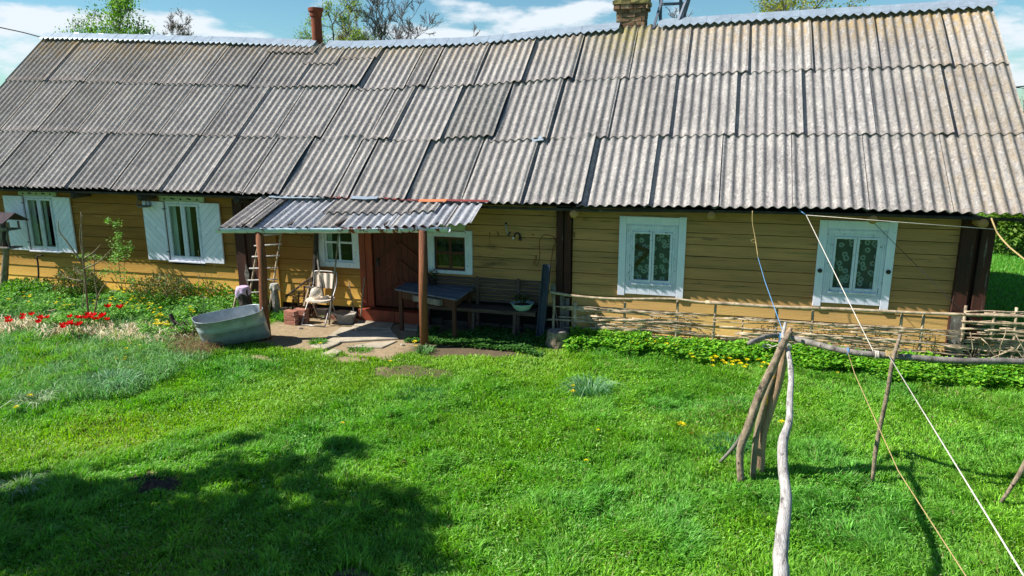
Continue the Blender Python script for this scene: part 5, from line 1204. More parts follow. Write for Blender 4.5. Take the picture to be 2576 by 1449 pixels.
l, r_ = q.x-.42, B(215, 215).x; zt = B(100, 125).z; zb_ = B(100, 245).z
MB().hexa([(l, PYb-.28, zb_), (r_, PYb-.28, zb_), (r_-.0, PYb+.02, zt), (l, PYb+.02, zt), (l, PYb-.28, zb_+.02), (r_, PYb-.28, zb_+.02), (r_, PYb+.02, zt+.02), (l, PYb+.02, zt+.02)]).hexa([(l, PYb+.025, zt), (r_, PYb+.025, zt), (r_, PYb+.30, zb_), (l, PYb+.30, zb_), (l, PYb+.025, zt+.02), (r_, PYb+.025, zt+.02), (r_, PYb+.3, zb_+.02), (l, PYb+.3, zb_+.02)]).build('roof', mat('bitumen_felt', lin(70, 56, 62), lin(52, 44, 50), 9, rough=.9), bt)
# iron crook at the wall
t = wob(aY(97, 715, .22), aY(93, 660, .25), 4, .01); line('iron_rod', 'dark bent rod standing against the sunlit wall right of the bird table', smooth_pts([aY(95, 717, .2), aY(97, 690, .25), aY(95, 660, .28), aY(93, 645, .30), aY(108, 643, .34)], 3), .018, 'greydark', 'rod')
# ------------------------------------------------------------------ vegetation helpers
def gz(x, y): return float(gh(np.array([x]), np.array([y]))[0])
def blades(xy, h, w, lean, col, name, label, cat='grass', kind='stuff', parent=None, curl=.5, z0=None, m='blade', az=None):
    """many bent grass blades as one mesh: 5 verts, 3 triangles each"""
    N = len(xy); x, y = xy[:, 0], xy[:, 1]; z = gh(x, y) if z0 is None else z0
    a = rng.random(N)*2*np.pi; b = (rng.random(N)*2*np.pi) if az is None else az
    wx, wy = np.cos(a)*w/2, np.sin(a)*w/2
    lx, ly = np.cos(b)*lean*h, np.sin(b)*lean*h
    V = np.empty((N, 5, 3), np.float32)
    V[:, 0] = np.stack([x-wx, y-wy, z-.01], -1); V[:, 1] = np.stack([x+wx, y+wy, z-.01], -1)
    mx, my, mz = x+lx*.35, y+ly*.35, z+h*.6
    V[:, 2] = np.stack([mx-wx*.8, my-wy*.8, mz], -1); V[:, 3] = np.stack([mx+wx*.8, my+wy*.8, mz], -1)
    V[:, 4] = np.stack([x+lx, y+ly, z+h*(1-curl*lean**2)], -1)
    k = (np.arange(N)*5)[:, None]
    T = np.concatenate([k+[0, 1, 3], k+[0, 3, 2], k+[2, 3, 4]], 1).reshape(-1, 3)
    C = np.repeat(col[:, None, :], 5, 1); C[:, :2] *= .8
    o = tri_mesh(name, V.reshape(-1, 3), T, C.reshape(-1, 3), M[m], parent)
    if parent is None: tag(o, label, cat, kind=kind)
    return o
def rcol(base, n, v=.18):
    c = np.array([lin(*b)[:3] for b in base]); i = rng.integers(0, len(c), n); j = rng.integers(0, len(c), n); t = rng.random((n, 1)); c = c[i]*t+c[j]*(1-t)
    return c*(1+v*(rng.random((n, 1))*2-1))

# ---- the lawn
GARDEN = P2([(-200, 700), (-200, 1010), (150, 1000), (420, 950), (530, 905), (520, 860), (680, 790), (640, 745)])
def lawn():
    N = 1350000
    # denser nearer the viewer
    x = rng.uniform(-17, 6.5, N); y = rng.uniform(-9.2, .5, N)
    dist = np.hypot(x-CAM.x, y-CAM.y)
    keep = (rng.random(N) < np.clip(9.0/dist, 0, 1)**1.6*.92) & in_view(x, y)
    x, y = x[keep], y[keep]; D = dirt(x, y)
    pd = seg_d(x, y, PATH)
    n1 = fbm(x, y, 1.1, 9); n2 = fbm(x, y, 4.0, 21, 3); n3 = fbm(x, y, .45, 33, 3)
    near_house = sst(y, -2.6, -1.3)*(1-sst(x, -2.6, -1.6))
    short = np.clip(1-sst(pd+(n1-.5)*1.0, .35, 1.1), 0, 1); short = np.maximum(short, near_house)
    keep = (rng.random(len(x)) > D*1.05) & (rng.random(len(x)) > short*.25)
    x, y, n1, n2, n3, short = [q[keep] for q in (x, y, n1, n2, n3, short)]; n = len(x)
    clump = sst(n2, .42, .68)
    h = (.03+.075*clump*(.4+n1))*(1-.55*short)+.012+rng.random(n)*.02
    wild = sst(-x, 7.5, 9.5)*sst(y, -5.2, -3.0); h = h*(1+1.0*wild)
    lush = sst(fbm(x, y, .8, 77, 3), .5, .64)*(1-short); h = h*(1+.2*lush)
    w = .007+.008*rng.random(n)
    lean = .3+.75*rng.random(n)
    A = rcol([(120, 178, 46), (140, 194, 54), (98, 158, 42), (150, 204, 66)], n, .5)
    Bc = rcol([(98, 164, 56), (82, 148, 48), (112, 180, 66), (134, 192, 96)], n, .5)
    Yc = rcol([(150, 196, 50), (134, 184, 46), (160, 196, 70)], n, .2)
    blue = np.clip(sst(n1, .42, .62)*.5+lush*.45, 0, 1)[:, None]
    col = A*(1-blue)+Bc*blue
    yy = np.clip(short*.75+sst(n3, .52, .66)*.25*(1-lush), 0, 1)[:, None]; col = col*(1-yy)+Yc*yy
    dry = rng.random(n) < .02+.10*sst(n3, .55, .75); col[dry] = rcol([(176, 168, 110), (150, 140, 90)], dry.sum())
    az = rng.random(n)*2*np.pi; bias = fbm(x, y, .9, 51, 2)*4*np.pi; az = np.where(rng.random(n) < .55, bias+rng.normal(0, .6, n), az)
    blades(np.stack([x, y], -1), h, w, lean, col, 'lawn_grass', 'green spring lawn grass with short trodden yellowish path', az=az)
    print('lawn blades', n)
    # broad low weed leaves and clover in patches
    N = 90000; x = rng.uniform(-16, 6, N); y = rng.uniform(-9, -.6, N); p_ = fbm(x, y, 1.6, 91, 3)
    k = in_view(x, y) & (p_ > .47) & (rng.random(N) > dirt(x, y)) & (rng.random(N) < np.clip(8/np.hypot(x, y-CAM.y), 0, 1)**1.5); x, y = x[k], y[k]; n = len(x)
    z = gh(x, y)+rng.uniform(.01, .06, n); s = rng.uniform(.010, .024, n); a = rng.random(n)*6.283; t = rng.uniform(-.4, .5, n)
    d = np.stack([np.cos(a), np.sin(a), t], -1)*s[:, None]; pz = np.stack([-np.sin(a), np.cos(a), rng.uniform(-.4, .4, n)], -1)*s[:, None]*.6; P0 = np.stack([x, y, z], -1)
    V = np.stack([P0, P0+d*.6+pz, P0+d*1.3, P0+d*.6-pz], 1).reshape(-1, 3); k = (np.arange(n)*4)[:, None]; T = np.concatenate([k+[0, 1, 2], k+[0, 2, 3]], 1).reshape(-1, 3)
    o = tri_mesh('lawn_weeds', V, T, np.repeat(rcol([(118, 178, 66), (92, 156, 54), (150, 196, 100), (164, 196, 120)], n, .2), 4, 0), M['leaf']); tag(o, 'small clover and weed leaves scattered through the lawn', 'ground cover', kind='stuff')
lawn()

# grass behind the house on the right
n = 26000; x = rng.uniform(4, 12, n); y = rng.uniform(3, 11, n); k = in_view(x, y, 0, 120, 0); x, y = x[k], y[k]; n = len(x)
blades(np.stack([x, y], -1), rng.uniform(.05, .11, n), np.full(n, .014), rng.uniform(.3, .9, n), rcol([(96, 170, 60), (80, 156, 54), (116, 184, 72)], n), 'rear_lawn_grass', 'lawn grass beyond the right house corner')

# ---- bright leafy strip before the wattle fence
def leafbed(name, label, test, N, box, hmin, hmax, size, cols, m='leaf', v=.25, up=.25):
    x = rng.uniform(box[0], box[1], N); y = rng.uniform(box[2], box[3], N); k = test(x, y); x, y = x[k], y[k]; n = len(x)
    hh = (hmin+(hmax-hmin)*fbm(x, y, 3.2, 61, 3)); z = gh(x, y)+hh*(rng.random(n)**.5)
    s = size*rng.uniform(.6, 1.4, n); a = rng.random(n)*6.283; t = rng.uniform(-.5, .6, n)+up-.25
    d = np.stack([np.cos(a), np.sin(a), t], -1)*s[:, None]; side = np.stack([-np.sin(a), np.cos(a), rng.uniform(-.35, .35, n)], -1)*s[:, None]*.32; P0 = np.stack([x, y, z], -1)
    ridge_ = P0+d*.5+np.array([0, 0, -.12])*s[:, None]
    V = np.stack([P0, P0+d*.45+side, P0+d, P0+d*.45-side, ridge_], 1).reshape(-1, 3); k = (np.arange(n)*5)[:, None]
    T = np.concatenate([k+[0, 4, 1], k+[1, 4, 2], k+[2, 4, 3], k+[3, 4, 0]], 1).reshape(-1, 3)
    o = tri_mesh(name, V, T, np.repeat(rcol(cols, n, v), 5, 0), M[m]); return tag(o, label, 'ground cover', kind='stuff')
def t1_(x, y):
    f_ = np.interp(x, [-2.3, -1.9, -.5, 1.2, 2.9, 5], [-.30, -.40, -.36, -.36, -.42, -.46])+(fbm(x, y, 2.5, 71, 3)-.5)*.55
    return (y > f_) & (x > -2.25) & (fbm(x, y, 3.4, 73, 3)+rng.random(len(x))*.25 > .45)
leafbed('ground_elder', 'bright green leafy ground cover along the foot of the wattle fence', t1_, 52000, (-2.3, 5.2, -.95, .16), .07, .25, .056, [(116, 184, 46), (84, 152, 40), (142, 204, 66), (60, 116, 34), (150, 190, 60)], v=.3)
leafbed('shade_weeds', 'dark weeds growing in the shade under table and bench', lambda x, y: (fbm(x, y, 2.0, 88, 3)+.25*sst(x, -4.6, -3) > .56), 16000, (-4.9, -2.55, -.75, .38), .01, .14, .04, [(70, 120, 48), (56, 100, 42), (90, 140, 60)])
# peony-like brownish tufts behind the fence
for i, (px, py) in enumerate([(1500, 800), (1640, 800), (1720, 800), (1930, 815), (2020, 815), (2090, 820), (2220, 830), (2330, 830), (2480, 840)]):
    c = aY(px, py, .33); t = thing('peony_shoots', ['reddish peony shoots behind the woven fence below the lace window, left clump', 'olive shoots behind the woven fence below the middle of the lace window', 'tall olive shoots behind the woven fence at the window right foot', 'olive shoots behind the woven fence before the tied frame', 'dark shoots behind the woven fence just right of the tied frame', 'spindly shoots behind the fence under the rightmost window', 'wide clump of reddish shoots behind the fence right of the rightmost window', 'sparse shoots behind the fence near the right corner post', 'shoots showing through the stick heap at the house corner'][i], 'plant', (c.x, c.y, 0), 'plants behind the woven fence')
    mb = MB()
    for k in range(12):
        x = c.x+random.uniform(-.16, .16); mb.tube([(x, .33+random.uniform(-.08, .05), .0), (x+random.uniform(-.05, .05), .30, random.uniform(.2, .5))], .005, 5)
    mb.build('stems', M['branch'], t)
    def gq(c=c): return (c.x+random.gauss(0, .11), .31+random.uniform(-.08, .06), random.uniform(.12, .52)), (random.uniform(-1, 1), random.uniform(-1, 0), .4)
    leaves(70, gq, .07, G_OLIVE+G_MID+[lin(140, 120, 50)], 'leaves', M['leaf'], t, aspect=.3)

# ---- garden on the left
def inG(x, y): return poly_in(x, y, GARDEN)
leafbed('flower_bed_leaves', 'low mixed green leaves of the flower bed before the left windows', lambda x, y: inG(x, y) & (y > -1.7+.3*np.sin(x*3)) & ((y < -.05) | (x > -9.3)) & (fbm(x, y, 1.7, 81, 3) > .33), 90000, (-17, -7.5, -3, .36), .05, .38, .05, [(104, 168, 62), (80, 142, 52), (134, 188, 70), (150, 196, 96), (64, 112, 44)])
def gardengrass():
    N = 70000; x = rng.uniform(-17, -7.4, N); y = rng.uniform(-5, -.3, N); k = (inG(x, y) | (seg_d(x, y, P2([(0, 960), (300, 950)])) < 1.0)) & in_view(x, y) & (fbm(x, y, 1.3, 15, 3)+rng.random(N)*.3 > .55); x, y = x[k], y[k]; n = len(x)
    h = rng.uniform(.10, .28, n)*(.5+fbm(x, y, 1.5, 3)); col = rcol([(112, 164, 92), (88, 148, 72), (128, 172, 104), (150, 190, 130)], n, .25)
    blades(np.stack([x, y], -1), h, rng.uniform(.006, .013, n), rng.uniform(.4, 1.3, n), col, 'tall_garden_grass', 'tall blue-green grass of the flower bed')
    # dry straw band
    N = 15000; x = rng.uniform(-17, -8.4, N); y = rng.uniform(-3.2, -1.0, N); L1_ = P2([(-60, 835), (60, 835), (190, 842), (330, 850), (420, 858)]); d = seg_d(x, y, L1_)
    k = (d < .2+.35*fbm(x, y, 2, 8)) & (fbm(x, y, 1.4, 12, 2) > .38); x, y = x[k], y[k]; n = len(x)
    blades(np.stack([x, y], -1), rng.uniform(.14, .38, n), rng.uniform(.008, .02, n), rng.uniform(.8, 1.6, n), rcol([(228, 212, 176), (200, 178, 140), (238, 228, 206)], n, .12), 'dry_grass', 'pale dry straw lying in front of the tulips')
    L2_ = P2([(440, 850), (470, 880), (500, 890)]); N = 12000; x = rng.uniform(-9.5, -7.5, N); y = rng.uniform(-2.8, -1, N); k = seg_d(x, y, L2_) < .28; x, y = x[k], y[k]; n = len(x)
    blades(np.stack([x, y], -1), rng.uniform(.06, .3, n), rng.uniform(.004, .008, n), rng.uniform(.5, 1.6, n), rcol([(150, 124, 90), (176, 150, 110), (110, 88, 66)], n, .2), 'dry_stalks', 'brown dry stalk heap left of the washtub')
gardengrass()
# leaf tufts (day-lily / hosta like) as things
def tuft(px, py, r, h, ncol, label, n=260, name='grass_tuft', w=(.008, .016)):
    c = aZ(px, py, 0); a = rng.random(n)*6.283; q = rng.random(n)**.7*r*.5
    x = c.x+q*np.cos(a); y = c.y+q*np.sin(a)*.8
    o = blades(np.stack([x, y], -1), rng.uniform(.6, 1, n)*h, rng.uniform(w[0], w[1], n), rng.uniform(.5, 1.5, n), rcol(ncol, n, .2), name, None, az=a+rng.normal(0, .4, n), kind=None)
    for k_ in ('kind',):
        if k_ in o: del o[k_]
    return tag(o, label, 'plant')
BG = [(120, 170, 120), (96, 152, 92), (176, 206, 170), (76, 136, 72)]
tuft(285, 978, .55, .30, BG, 'big silvery blue-green leaf tuft at the lawn edge left', 520)
tuft(1482, 985, .42, .34, BG, 'spiky blue-green grass tuft with a dandelion pair in mid lawn', 260)
tuft(1830, 1120, .4, .22, [(74, 136, 70), (100, 156, 90)], 'bluish grass tuft left of the side stick of the frame', 240)
tuft(1060, 1000, .5, .16, [(50, 110, 54), (74, 132, 70)], 'darker lush tuft in the upper mid lawn', 240)
tuft(90, 1025, .35, .25, [(150, 176, 130), (84, 130, 60), (200, 210, 180)], 'pale weed tuft near the left edge under the straw', 200)
tuft(60, 1235, .35, .22, [(190, 200, 170), (120, 160, 90)], 'whitish grass tuft at the left edge by the tree shadow', 150)
tuft(300, 905, .5, .28, [(60, 110, 50), (84, 136, 66), (120, 160, 90)], 'dense green leaf tuft below the sapling', 320)
tuft(800, 865, .26, .12, [(70, 130, 44), (96, 156, 50)], 'weedy green tuft between the slabs and the tub shadow', 170)
tuft(1068, 885, .30, .14, [(90, 140, 70), (130, 166, 110)], 'weed tuft at the foot of the right porch post', 150)
tuft(722, 805, .34, .26, [(90, 160, 56), (70, 136, 46), (116, 180, 76)], 'leafy weeds between the pale log and the bricks', 260)
tuft(905, 880, .4, .07, [(80, 140, 44), (100, 160, 50)], 'low weeds edging the paving slabs', 180)

# flowers
def flower_proto(kind):
    mbs = {}
    if kind == 'tulip':
        V = []; T = []; C = []
        for k in range(6):
            a = k*math.pi/3; c_, s_ = math.cos(a), math.sin(a); w = .028
            b = len(V); V += [(0, 0, .30), (c_*.034-s_*w, s_*.034+c_*w, .325), (c_*.034+s_*w, s_*.034-c_*w, .325), (c_*.05, s_*.05, .362)]; T += [(b, b+2, b+1), (b+1, b+2, b+3)]
            cc = np.array(lin(214, 34, 34)[:3]); C += [cc*.8, cc, cc, cc*1.15]
        f_ = tri_mesh('bloom', V, T, np.array(C), M['petal'])
        f_.data.vertices.foreach_get
        st = MB().tube([(0, 0, 0), (.006, 0, .15), (0, 0, .305)], .005, 6).build('stem', M['stemg'])
        V = []; T = []; C = []
        for k in range(4):
            a = k*1.7; c_, s_ = math.cos(a), math.sin(a); w = .018; b = len(V)
            V += [(0, 0, 0), (c_*.05-s_*w, s_*.05+c_*w, .11), (c_*.05+s_*w, s_*.05-c_*w, .11), (c_*.12, s_*.12, .19)]; T += [(b, b+2, b+1), (b+1, b+2, b+3)]; C += [np.array(lin(90, 140, 90)[:3])]*4
        lf = tri_mesh('leaf', V, T, np.array(C), M['leaf']); return [f_, st, lf]
    if kind == 'dandelion':
        V = []; T = []; C = []
        for k in range(22):
            a = k*2.4; r = .006+.018*((k % 11)/11); t = .012*(1-(k % 11)/11); b = len(V); c_, s_ = math.cos(a), math.sin(a)
            V += [(c_*r*.3, s_*r*.3, .10+t*.5), (c_*(r+.008)-s_*.006, s_*(r+.008)+c_*.006, .104+t), (c_*(r+.008)+s_*.006, s_*(r+.008)-c_*.006, .104+t)]; T += [(b, b+2, b+1)]; cc = np.array(lin(255, 232, 30)[:3]); C += [cc*.85, cc, cc]
        f_ = tri_mesh('bloom', V, T, np.array(C), M['petal'])
        st = MB().tube([(0, 0, 0), (.004, .002, .05), (0, 0, .10)], .0028, 5).build('stem', M['stemg']); return [f_, st]
M['stemg'] = mat('green_stem', lin(104, 148, 60), lin(84, 130, 50), 10, rough=.6, bump=0)
def scatter(kind, name, cat, pts, group, label, sc=(.9, 1.2), hz=0):
    """pts: list of (x, y, scale) ; the thing and each of its parts copied"""
    proto = None
    for i, (x, y, s) in enumerate(pts):
        root = bpy.data.objects.new(name, None); COL.objects.link(root)
        if proto is None:
            proto = flower_proto(kind); kids = proto
        else:
            kids = []
            for c in proto:
                k = c.copy(); COL.objects.link(k); kids.append(k)
        for c in kids: c.parent = root
        s = s*random.uniform(*sc); root.location = (x, y, gz(x, y)+hz); root.scale = (s, s, s); root.rotation_euler = (random.uniform(-.2, .2), random.uniform(-.2, .2), random.uniform(0, 6.28))
        root.empty_display_size = .05; tag(root, label(i) if callable(label) else label, cat, group)
def pxp(l, z=.1, j=0): return [(lambda p: (p.x, p.y))(aZ(x+random.uniform(-j, j), y+random.uniform(-j, j)*.5, z)) for x, y in l]
tl = [(18, 800), (28, 796), (42, 794), (24, 808), (83, 788), (50, 797), (95, 800), (112, 797), (125, 790), (103, 806)]
scatter('tulip', 'tulip', 'flower', [(x, y, 1) for x, y in pxp(tl, .33)], 'red tulips at the left edge of the flower bed', 'red tulip in the small loose group at the left edge of the flower bed', (.85, 1.1))
tm = [(160, 822), (170, 815), (176, 808), (185, 812), (192, 803), (200, 798), (208, 805), (215, 797), (222, 803), (230, 800), (236, 795), (243, 800), (252, 793), (260, 797), (268, 788), (262, 806), (180, 820), (196, 814), (206, 815), (152, 818), (188, 798), (228, 792), (248, 803)]
scatter('tulip', 'tulip', 'flower', [(x, y, 1) for x, y in pxp(tm, .31)], 'red tulips massed around the sapling foot', 'red tulip in the dense cluster around the foot of the sapling', (.85, 1.1))
scatter('tulip', 'tulip', 'flower', [(pxp([(302, 788)], .34)[0]+(1.35,))], None, 'single large open red tulip right of the dense cluster'); scatter('tulip', 'tulip', 'flower', [(pxp([(270, 781)], .34)[0]+(1.2,))], None, 'tall red tulip just above the right end of the dense cluster')
dn = [(1518, 852), (1519, 848), (1590, 866), (1603, 862), (1600, 868), (1628, 866), (1642, 862), (1646, 868), (1697, 872), (1745, 894), (1742, 889), (1672, 872)]
scatter('dandelion', 'dandelion', 'flower', [(x, y, 1.15) for x, y in pxp(dn, .1)], 'dandelions along the leafy strip under the lace window', 'yellow dandelion at the leafy strip below the left lace-curtained window', (.95, 1.3))
dn = [(1790, 900), (1798, 905), (1806, 898), (1815, 901), (1823, 908), (1832, 898), (1840, 904), (1850, 899), (1858, 903), (1880, 914), (1870, 916), (1800, 897), (1880, 902), (1912, 905), (1925, 912), (1928, 898), (1940, 912), (1910, 916), (1935, 915), (1845, 912), (1820, 892), (1908, 884), (1884, 876), (1862, 912), (1792, 910)]
scatter('dandelion', 'dandelion', 'flower', [(x, y, 1.1) for x, y in pxp(dn, .1, 4)], 'dandelions clustered left of the tied frame', 'yellow dandelion in the cluster just left of the tied pole frame', (.95, 1.3))
for (px, py, s, lab) in [(1438, 973, 1.4, 'yellow dandelion of the pair at the spiky tuft, upper one'), (1442, 981, 1.4, 'yellow dandelion of the pair at the spiky tuft, lower one'), (1709, 1077, 1.7, 'large single dandelion in the right lawn'), (1735, 1080, .9, 'small dandelion next to the large single one'), (1506, 1073, .9, 'tiny dandelion in mid lawn under the spiky tuft'), (1475, 1150, 1.1, 'lone low dandelion in the central lawn'), (1970, 1052, 1.2, 'dandelion seen just right of the peeled pole'),
                       (858, 1064, .9, 'small dandelion in the left mid lawn'), (805, 868, 1.2, 'dandelion on the weedy tuft beside the slabs'), (1044, 865, 1.3, 'dandelion beside the right porch post'), (1048, 870, 1.1, 'lower dandelion beside the right porch post'), (980, 910, 1.0, 'tiny dandelion on the trodden grass before the slabs'), (70, 1007, 1.3, 'dandelion among pale weeds at the left edge'), (42, 1028, 1.2, 'second dandelion nearer the left edge'),
                       (2240, 905, 1.0, 'dandelion half hidden behind the crossbar'), (2110, 926, .9, 'dandelion in the grass under the crossbar')]:
    x, y = pxp([(px, py)], .1)[0]; scatter('dandelion', 'dandelion', 'flower', [(x, y, s)], None, lab)
dn = [(330, 870), (322, 876), (314, 884), (298, 902), (312, 904), (307, 910), (295, 908), (352, 872), (300, 898), (360, 855)]
scatter('dandelion', 'dandelion', 'flower', [(x, y, 1.2) for x, y in pxp(dn, .1)], 'dandelions below the sapling tuft', 'yellow dandelion in the loose row right of the silvery leaf tuft', (.9, 1.2))
sm_ = []
for (cx_, cy_, rx, ry, k) in [(330, 775, 60, 18, 26), (395, 800, 18, 26, 22), (410, 820, 20, 14, 14), (480, 790, 14, 10, 8), (250, 770, 70, 14, 14), (60, 755, 60, 22, 12), (160, 775, 40, 14, 10), (470, 770, 20, 12, 9), (310, 750, 30, 10, 8)]:
    for i in range(k): sm_.append((cx_+random.gauss(0, rx*.5), cy_+random.gauss(0, ry*.5)))
scatter('dandelion', 'yellow_bloom', 'flower', [(x, y, .95) for x, y in pxp(sm_, .18)], 'small yellow flowers sprinkled through the flower bed', 'small yellow flower sprinkled among the green leaves of the left flower bed', (.9, 1.25), .12)

# shrubs, sapling, climbers
def shrub(name, label, px, py, r, h, cols, n, size, group=None, Y=None):
    c = aZ(px, py, .05) if Y is None else aY(px, py, Y); t = thing(name, label, 'shrub', (c.x, c.y, 0), group); z0 = gz(c.x, c.y)
    mb = MB()
    for k in range(24):
        a = random.uniform(0, 6.28); q = random.uniform(.2, 1)*r; mb.tube(smooth_pts([(c.x+.03*math.cos(a), c.y+.03*math.sin(a), z0-.02), (c.x+q*.4*math.cos(a), c.y+q*.4*math.sin(a), z0+h*.5), (c.x+q*math.cos(a), c.y+q*math.sin(a), z0+h*random.uniform(.6, .95))], 2), .004, 4)
    mb.build('stems', M['twig'], t)
    def g():
        a = random.uniform(0, 6.28); v = random.random()**.5; q = r*v; zz = h*(.15+.85*random.random())*(1-.35*v*v); return (c.x+q*math.cos(a), c.y+q*math.sin(a)*.8, z0+zz), (math.cos(a)*.7, math.sin(a)*.7, .5)
    leaves(n, g, size, cols, 'foliage', M['leaf'], t)
shrub('peony_bush', 'rounded olive-brown leafy bush under the first window right of the bird table', 200, 762, .50, .66, G_OLIVE+G_MID, 1900, .055)
shrub('peony_bush', 'wider olive-brown leafy bush under the hanging feeder', 408, 778, .62, .60, G_OLIVE+G_MID, 2200, .055)
shrub('leafy_herb', 'bright green leafy clump at the wall between bird table and first bush', 70, 752, .55, .36, G_MID+G_BRIGHT, 1500, .06)
shrub('leafy_herb', 'green nettle-like clump between the wider bush and the dark log', 545, 762, .60, .40, G_MID+G_BRIGHT, 1700, .06)
shrub('leafy_herb', 'low green clump directly behind the washtub', 640, 775, .32, .38, G_MID+G_BRIGHT, 700, .06)
def twigplant(name, label, paths, r, m='twig', leafset=None, cat='sapling'):
    t = thing(name, label, cat, tuple(paths[0][0]))
    for k, p_ in enumerate(paths):
        sp = smooth_pts(p_, 4); MB().tube(sp, [r*(1-.65*i/len(sp))*(1 if k == 0 else .7) for i in range(len(sp))], 7).build('stem' if k == 0 else 'twig', M[m], t, smooth=True)
    return t
Z = lambda x, y, Y: aY(x/2.415/1.5528, (680+y/2.415)/1.5528, Y)
ys_ = -1.55
t = twigplant('sapling', 'bare young tree with two thin trunks standing in the tulips', [[Z(840, 1420, ys_), Z(820, 1180, ys_), Z(790, 850, ys_), Z(775, 600, ys_), Z(765, 360, ys_)], [Z(860, 1400, ys_), Z(915, 1180, ys_), Z(890, 950, ys_), Z(893, 730, ys_)],
    [Z(780, 850, ys_), Z(640, 650, ys_), Z(560, 540, ys_), Z(548, 440, ys_)], [Z(785, 790, ys_), Z(755, 600, ys_), Z(762, 480, ys_)], [Z(800, 790, ys_), Z(880, 740, ys_), Z(950, 665, ys_)], [Z(800, 890, ys_), Z(930, 830, ys_), Z(1060, 700, ys_)], [Z(915, 1180, ys_), Z(960, 1080, ys_), Z(1020, 1010, ys_)], [Z(780, 1010, ys_), Z(640, 980, ys_), Z(560, 920, ys_)], [Z(790, 960, ys_), Z(720, 900, ys_), Z(690, 860, ys_)]], .022)
Yc = .12
t = twigplant('climbing_shrub', 'slender leafy shrub growing against the yellow wall between the windows', [[Z(1160, 1120, Yc), Z(1120, 850, Yc), Z(1110, 600, Yc), Z(1090, 480, Yc), Z(1020, 430, Yc)], [Z(1190, 1120, Yc), Z(1170, 900, Yc), Z(1200, 720, Yc), Z(1225, 640, Yc)], [Z(1150, 1120, Yc), Z(1050, 900, Yc), Z(900, 790, Yc), Z(740, 770, Yc)], [Z(1120, 850, Yc), Z(1250, 960, Yc), Z(1300, 1050, Yc)]], .008, cat='shrub')
cl_ = [(1105, 470, 35, 30), (1020, 440, 20, 16), (1120, 570, 30, 30), (1100, 640, 45, 35), (1130, 700, 55, 40), (1150, 760, 60, 40), (1090, 800, 50, 30), (900, 790, 80, 22), (780, 780, 50, 20), (1220, 690, 30, 40), (1100, 920, 70, 40), (1180, 980, 70, 40), (1260, 1010, 40, 40), (980, 930, 40, 30), (840, 880, 30, 30)]
def gc():
    c_ = random.choice(cl_); p_ = Z(random.gauss(c_[0], c_[2]*.7), random.gauss(c_[1], c_[3]*.7), Yc+random.uniform(-.12, .12)); return tuple(p_), (random.uniform(-1, 1), random.uniform(-1, .2), random.uniform(-.3, .6))
leaves(1100, gc, .05, [lin(120, 168, 76), lin(96, 148, 62), lin(150, 186, 110)], 'leaves', M['leaf'], t, aspect=.7)
t = twigplant('dry_shrub', 'thin leafless reddish shrub by the wall right of the second window', [[aY(527, 745, .1), aY(520, 700, .15), aY(505, 660, .15), aY(498, 630, .15)], [aY(527, 745, .1), aY(530, 700, .1), aY(542, 665, .1)], [aY(527, 745, .1), aY(512, 705, .1), aY(485, 680, .1)], [aY(528, 740, .1), aY(545, 700, .1), aY(562, 690, .1)], [aY(524, 720, .1), aY(500, 690, .1), aY(495, 650, .1)], [aY(527, 740, .1), aY(555, 715, .1), aY(575, 700, .1)]], .006, cat='shrub')
line('garden_cane', 'thin upright cane at the wall left of the dry shrub', [aY(499, 745, .05), aY(500, 690, .08)], .006, 'twig', 'cane')
line('garden_cane', 'thin dead stem leaning in the bed left of the climbing shrub', smooth_pts([aZ(205, 800, .05), aY(212, 700, -.9), aY(203, 600, -.9), aY(207, 540, -.9)], 3), .006, 'twig', 'cane')
# small log, broken post, lying stick
c = aZ(135, 806, .0); tag(MB().tube([(c.x, c.y, 0), (c.x-.02, c.y, .20)], [.075, .072], 14).build('short_log', M['peeled'], None), 'short upright cut log between the two tulip groups', 'log')
c = aZ(448, 848, 0); bpst = thing('broken_post', 'dark broken post stub with leaning twigs left of the washtub', 'post', tuple(c))
MB().tube([c+Vector((0, 0, -.05)), c+Vector((-.03, 0, .2)), aY(428, 790, c.y+.02)], [.04, .038, .035], 9, rough=.08).build('stub', M['greydark'], bpst)
for (a_, b__) in [((random.uniform(455, 520), random.uniform(850, 885)), (random.uniform(425, 500), random.uniform(800, 850))) for _ in range(16)]+[((505, 845), (460, 810)), ((500, 862), (445, 815)), ((470, 850), (440, 805)), ((515, 850), (480, 790))]:
    MB().tube(wob(aZ(*a_, .03), aY(*b__, c.y), 5, .02), .009, 6).build('twig', M['greydark'], bpst)
line('lying_stick', 'pale peeled stick lying on the ground below the washtub', wob(aZ(405, 903, .03), aZ(522, 908, .03), 6, .006), .011, 'branch', 'stick')
line('lying_stick', 'thin bent twig lying above the pale peeled stick', wob(aZ(428, 873, .05), aZ(470, 880, .05), 6, .012), .007, 'twig', 'stick')
for k, (px, py, s) in enumerate([(1165, 864, .035), (1138, 838, .03)]):
    c = aZ(px, py, .02); tag(MB().lathe(c, [(.001, -.01), (s, 0), (s*.9, s*.6), (.001, s*.9)], 9, (1.3, .8)).build('pebble', M['stone'], None, jit=.004), ['pale stone on dark earth before the table right leg', 'smaller stone on dark earth before the bench'][k], 'stone')
# earth heaps
for k, (px, py, r, h) in enumerate([(380, 1205, .26, .055), (880, 1441, .14, .05)]):
    c = aZ(px, py, .06); mb = MB(); mb.lathe((c.x, c.y, gz(c.x, c.y)-.02), [(r*1.1, -.02), (r*.8, h*.55), (r*.45, h*.95), (.001, h*1.1)], 40, (1.35, .8)); o = mb.build('molehill', M['soil'], None, smooth=False, jit=.012); tag(o, ['wide flat molehill at the edge of the tree shadow', 'small dark molehill at the bottom edge of the photo'][k], 'molehill')

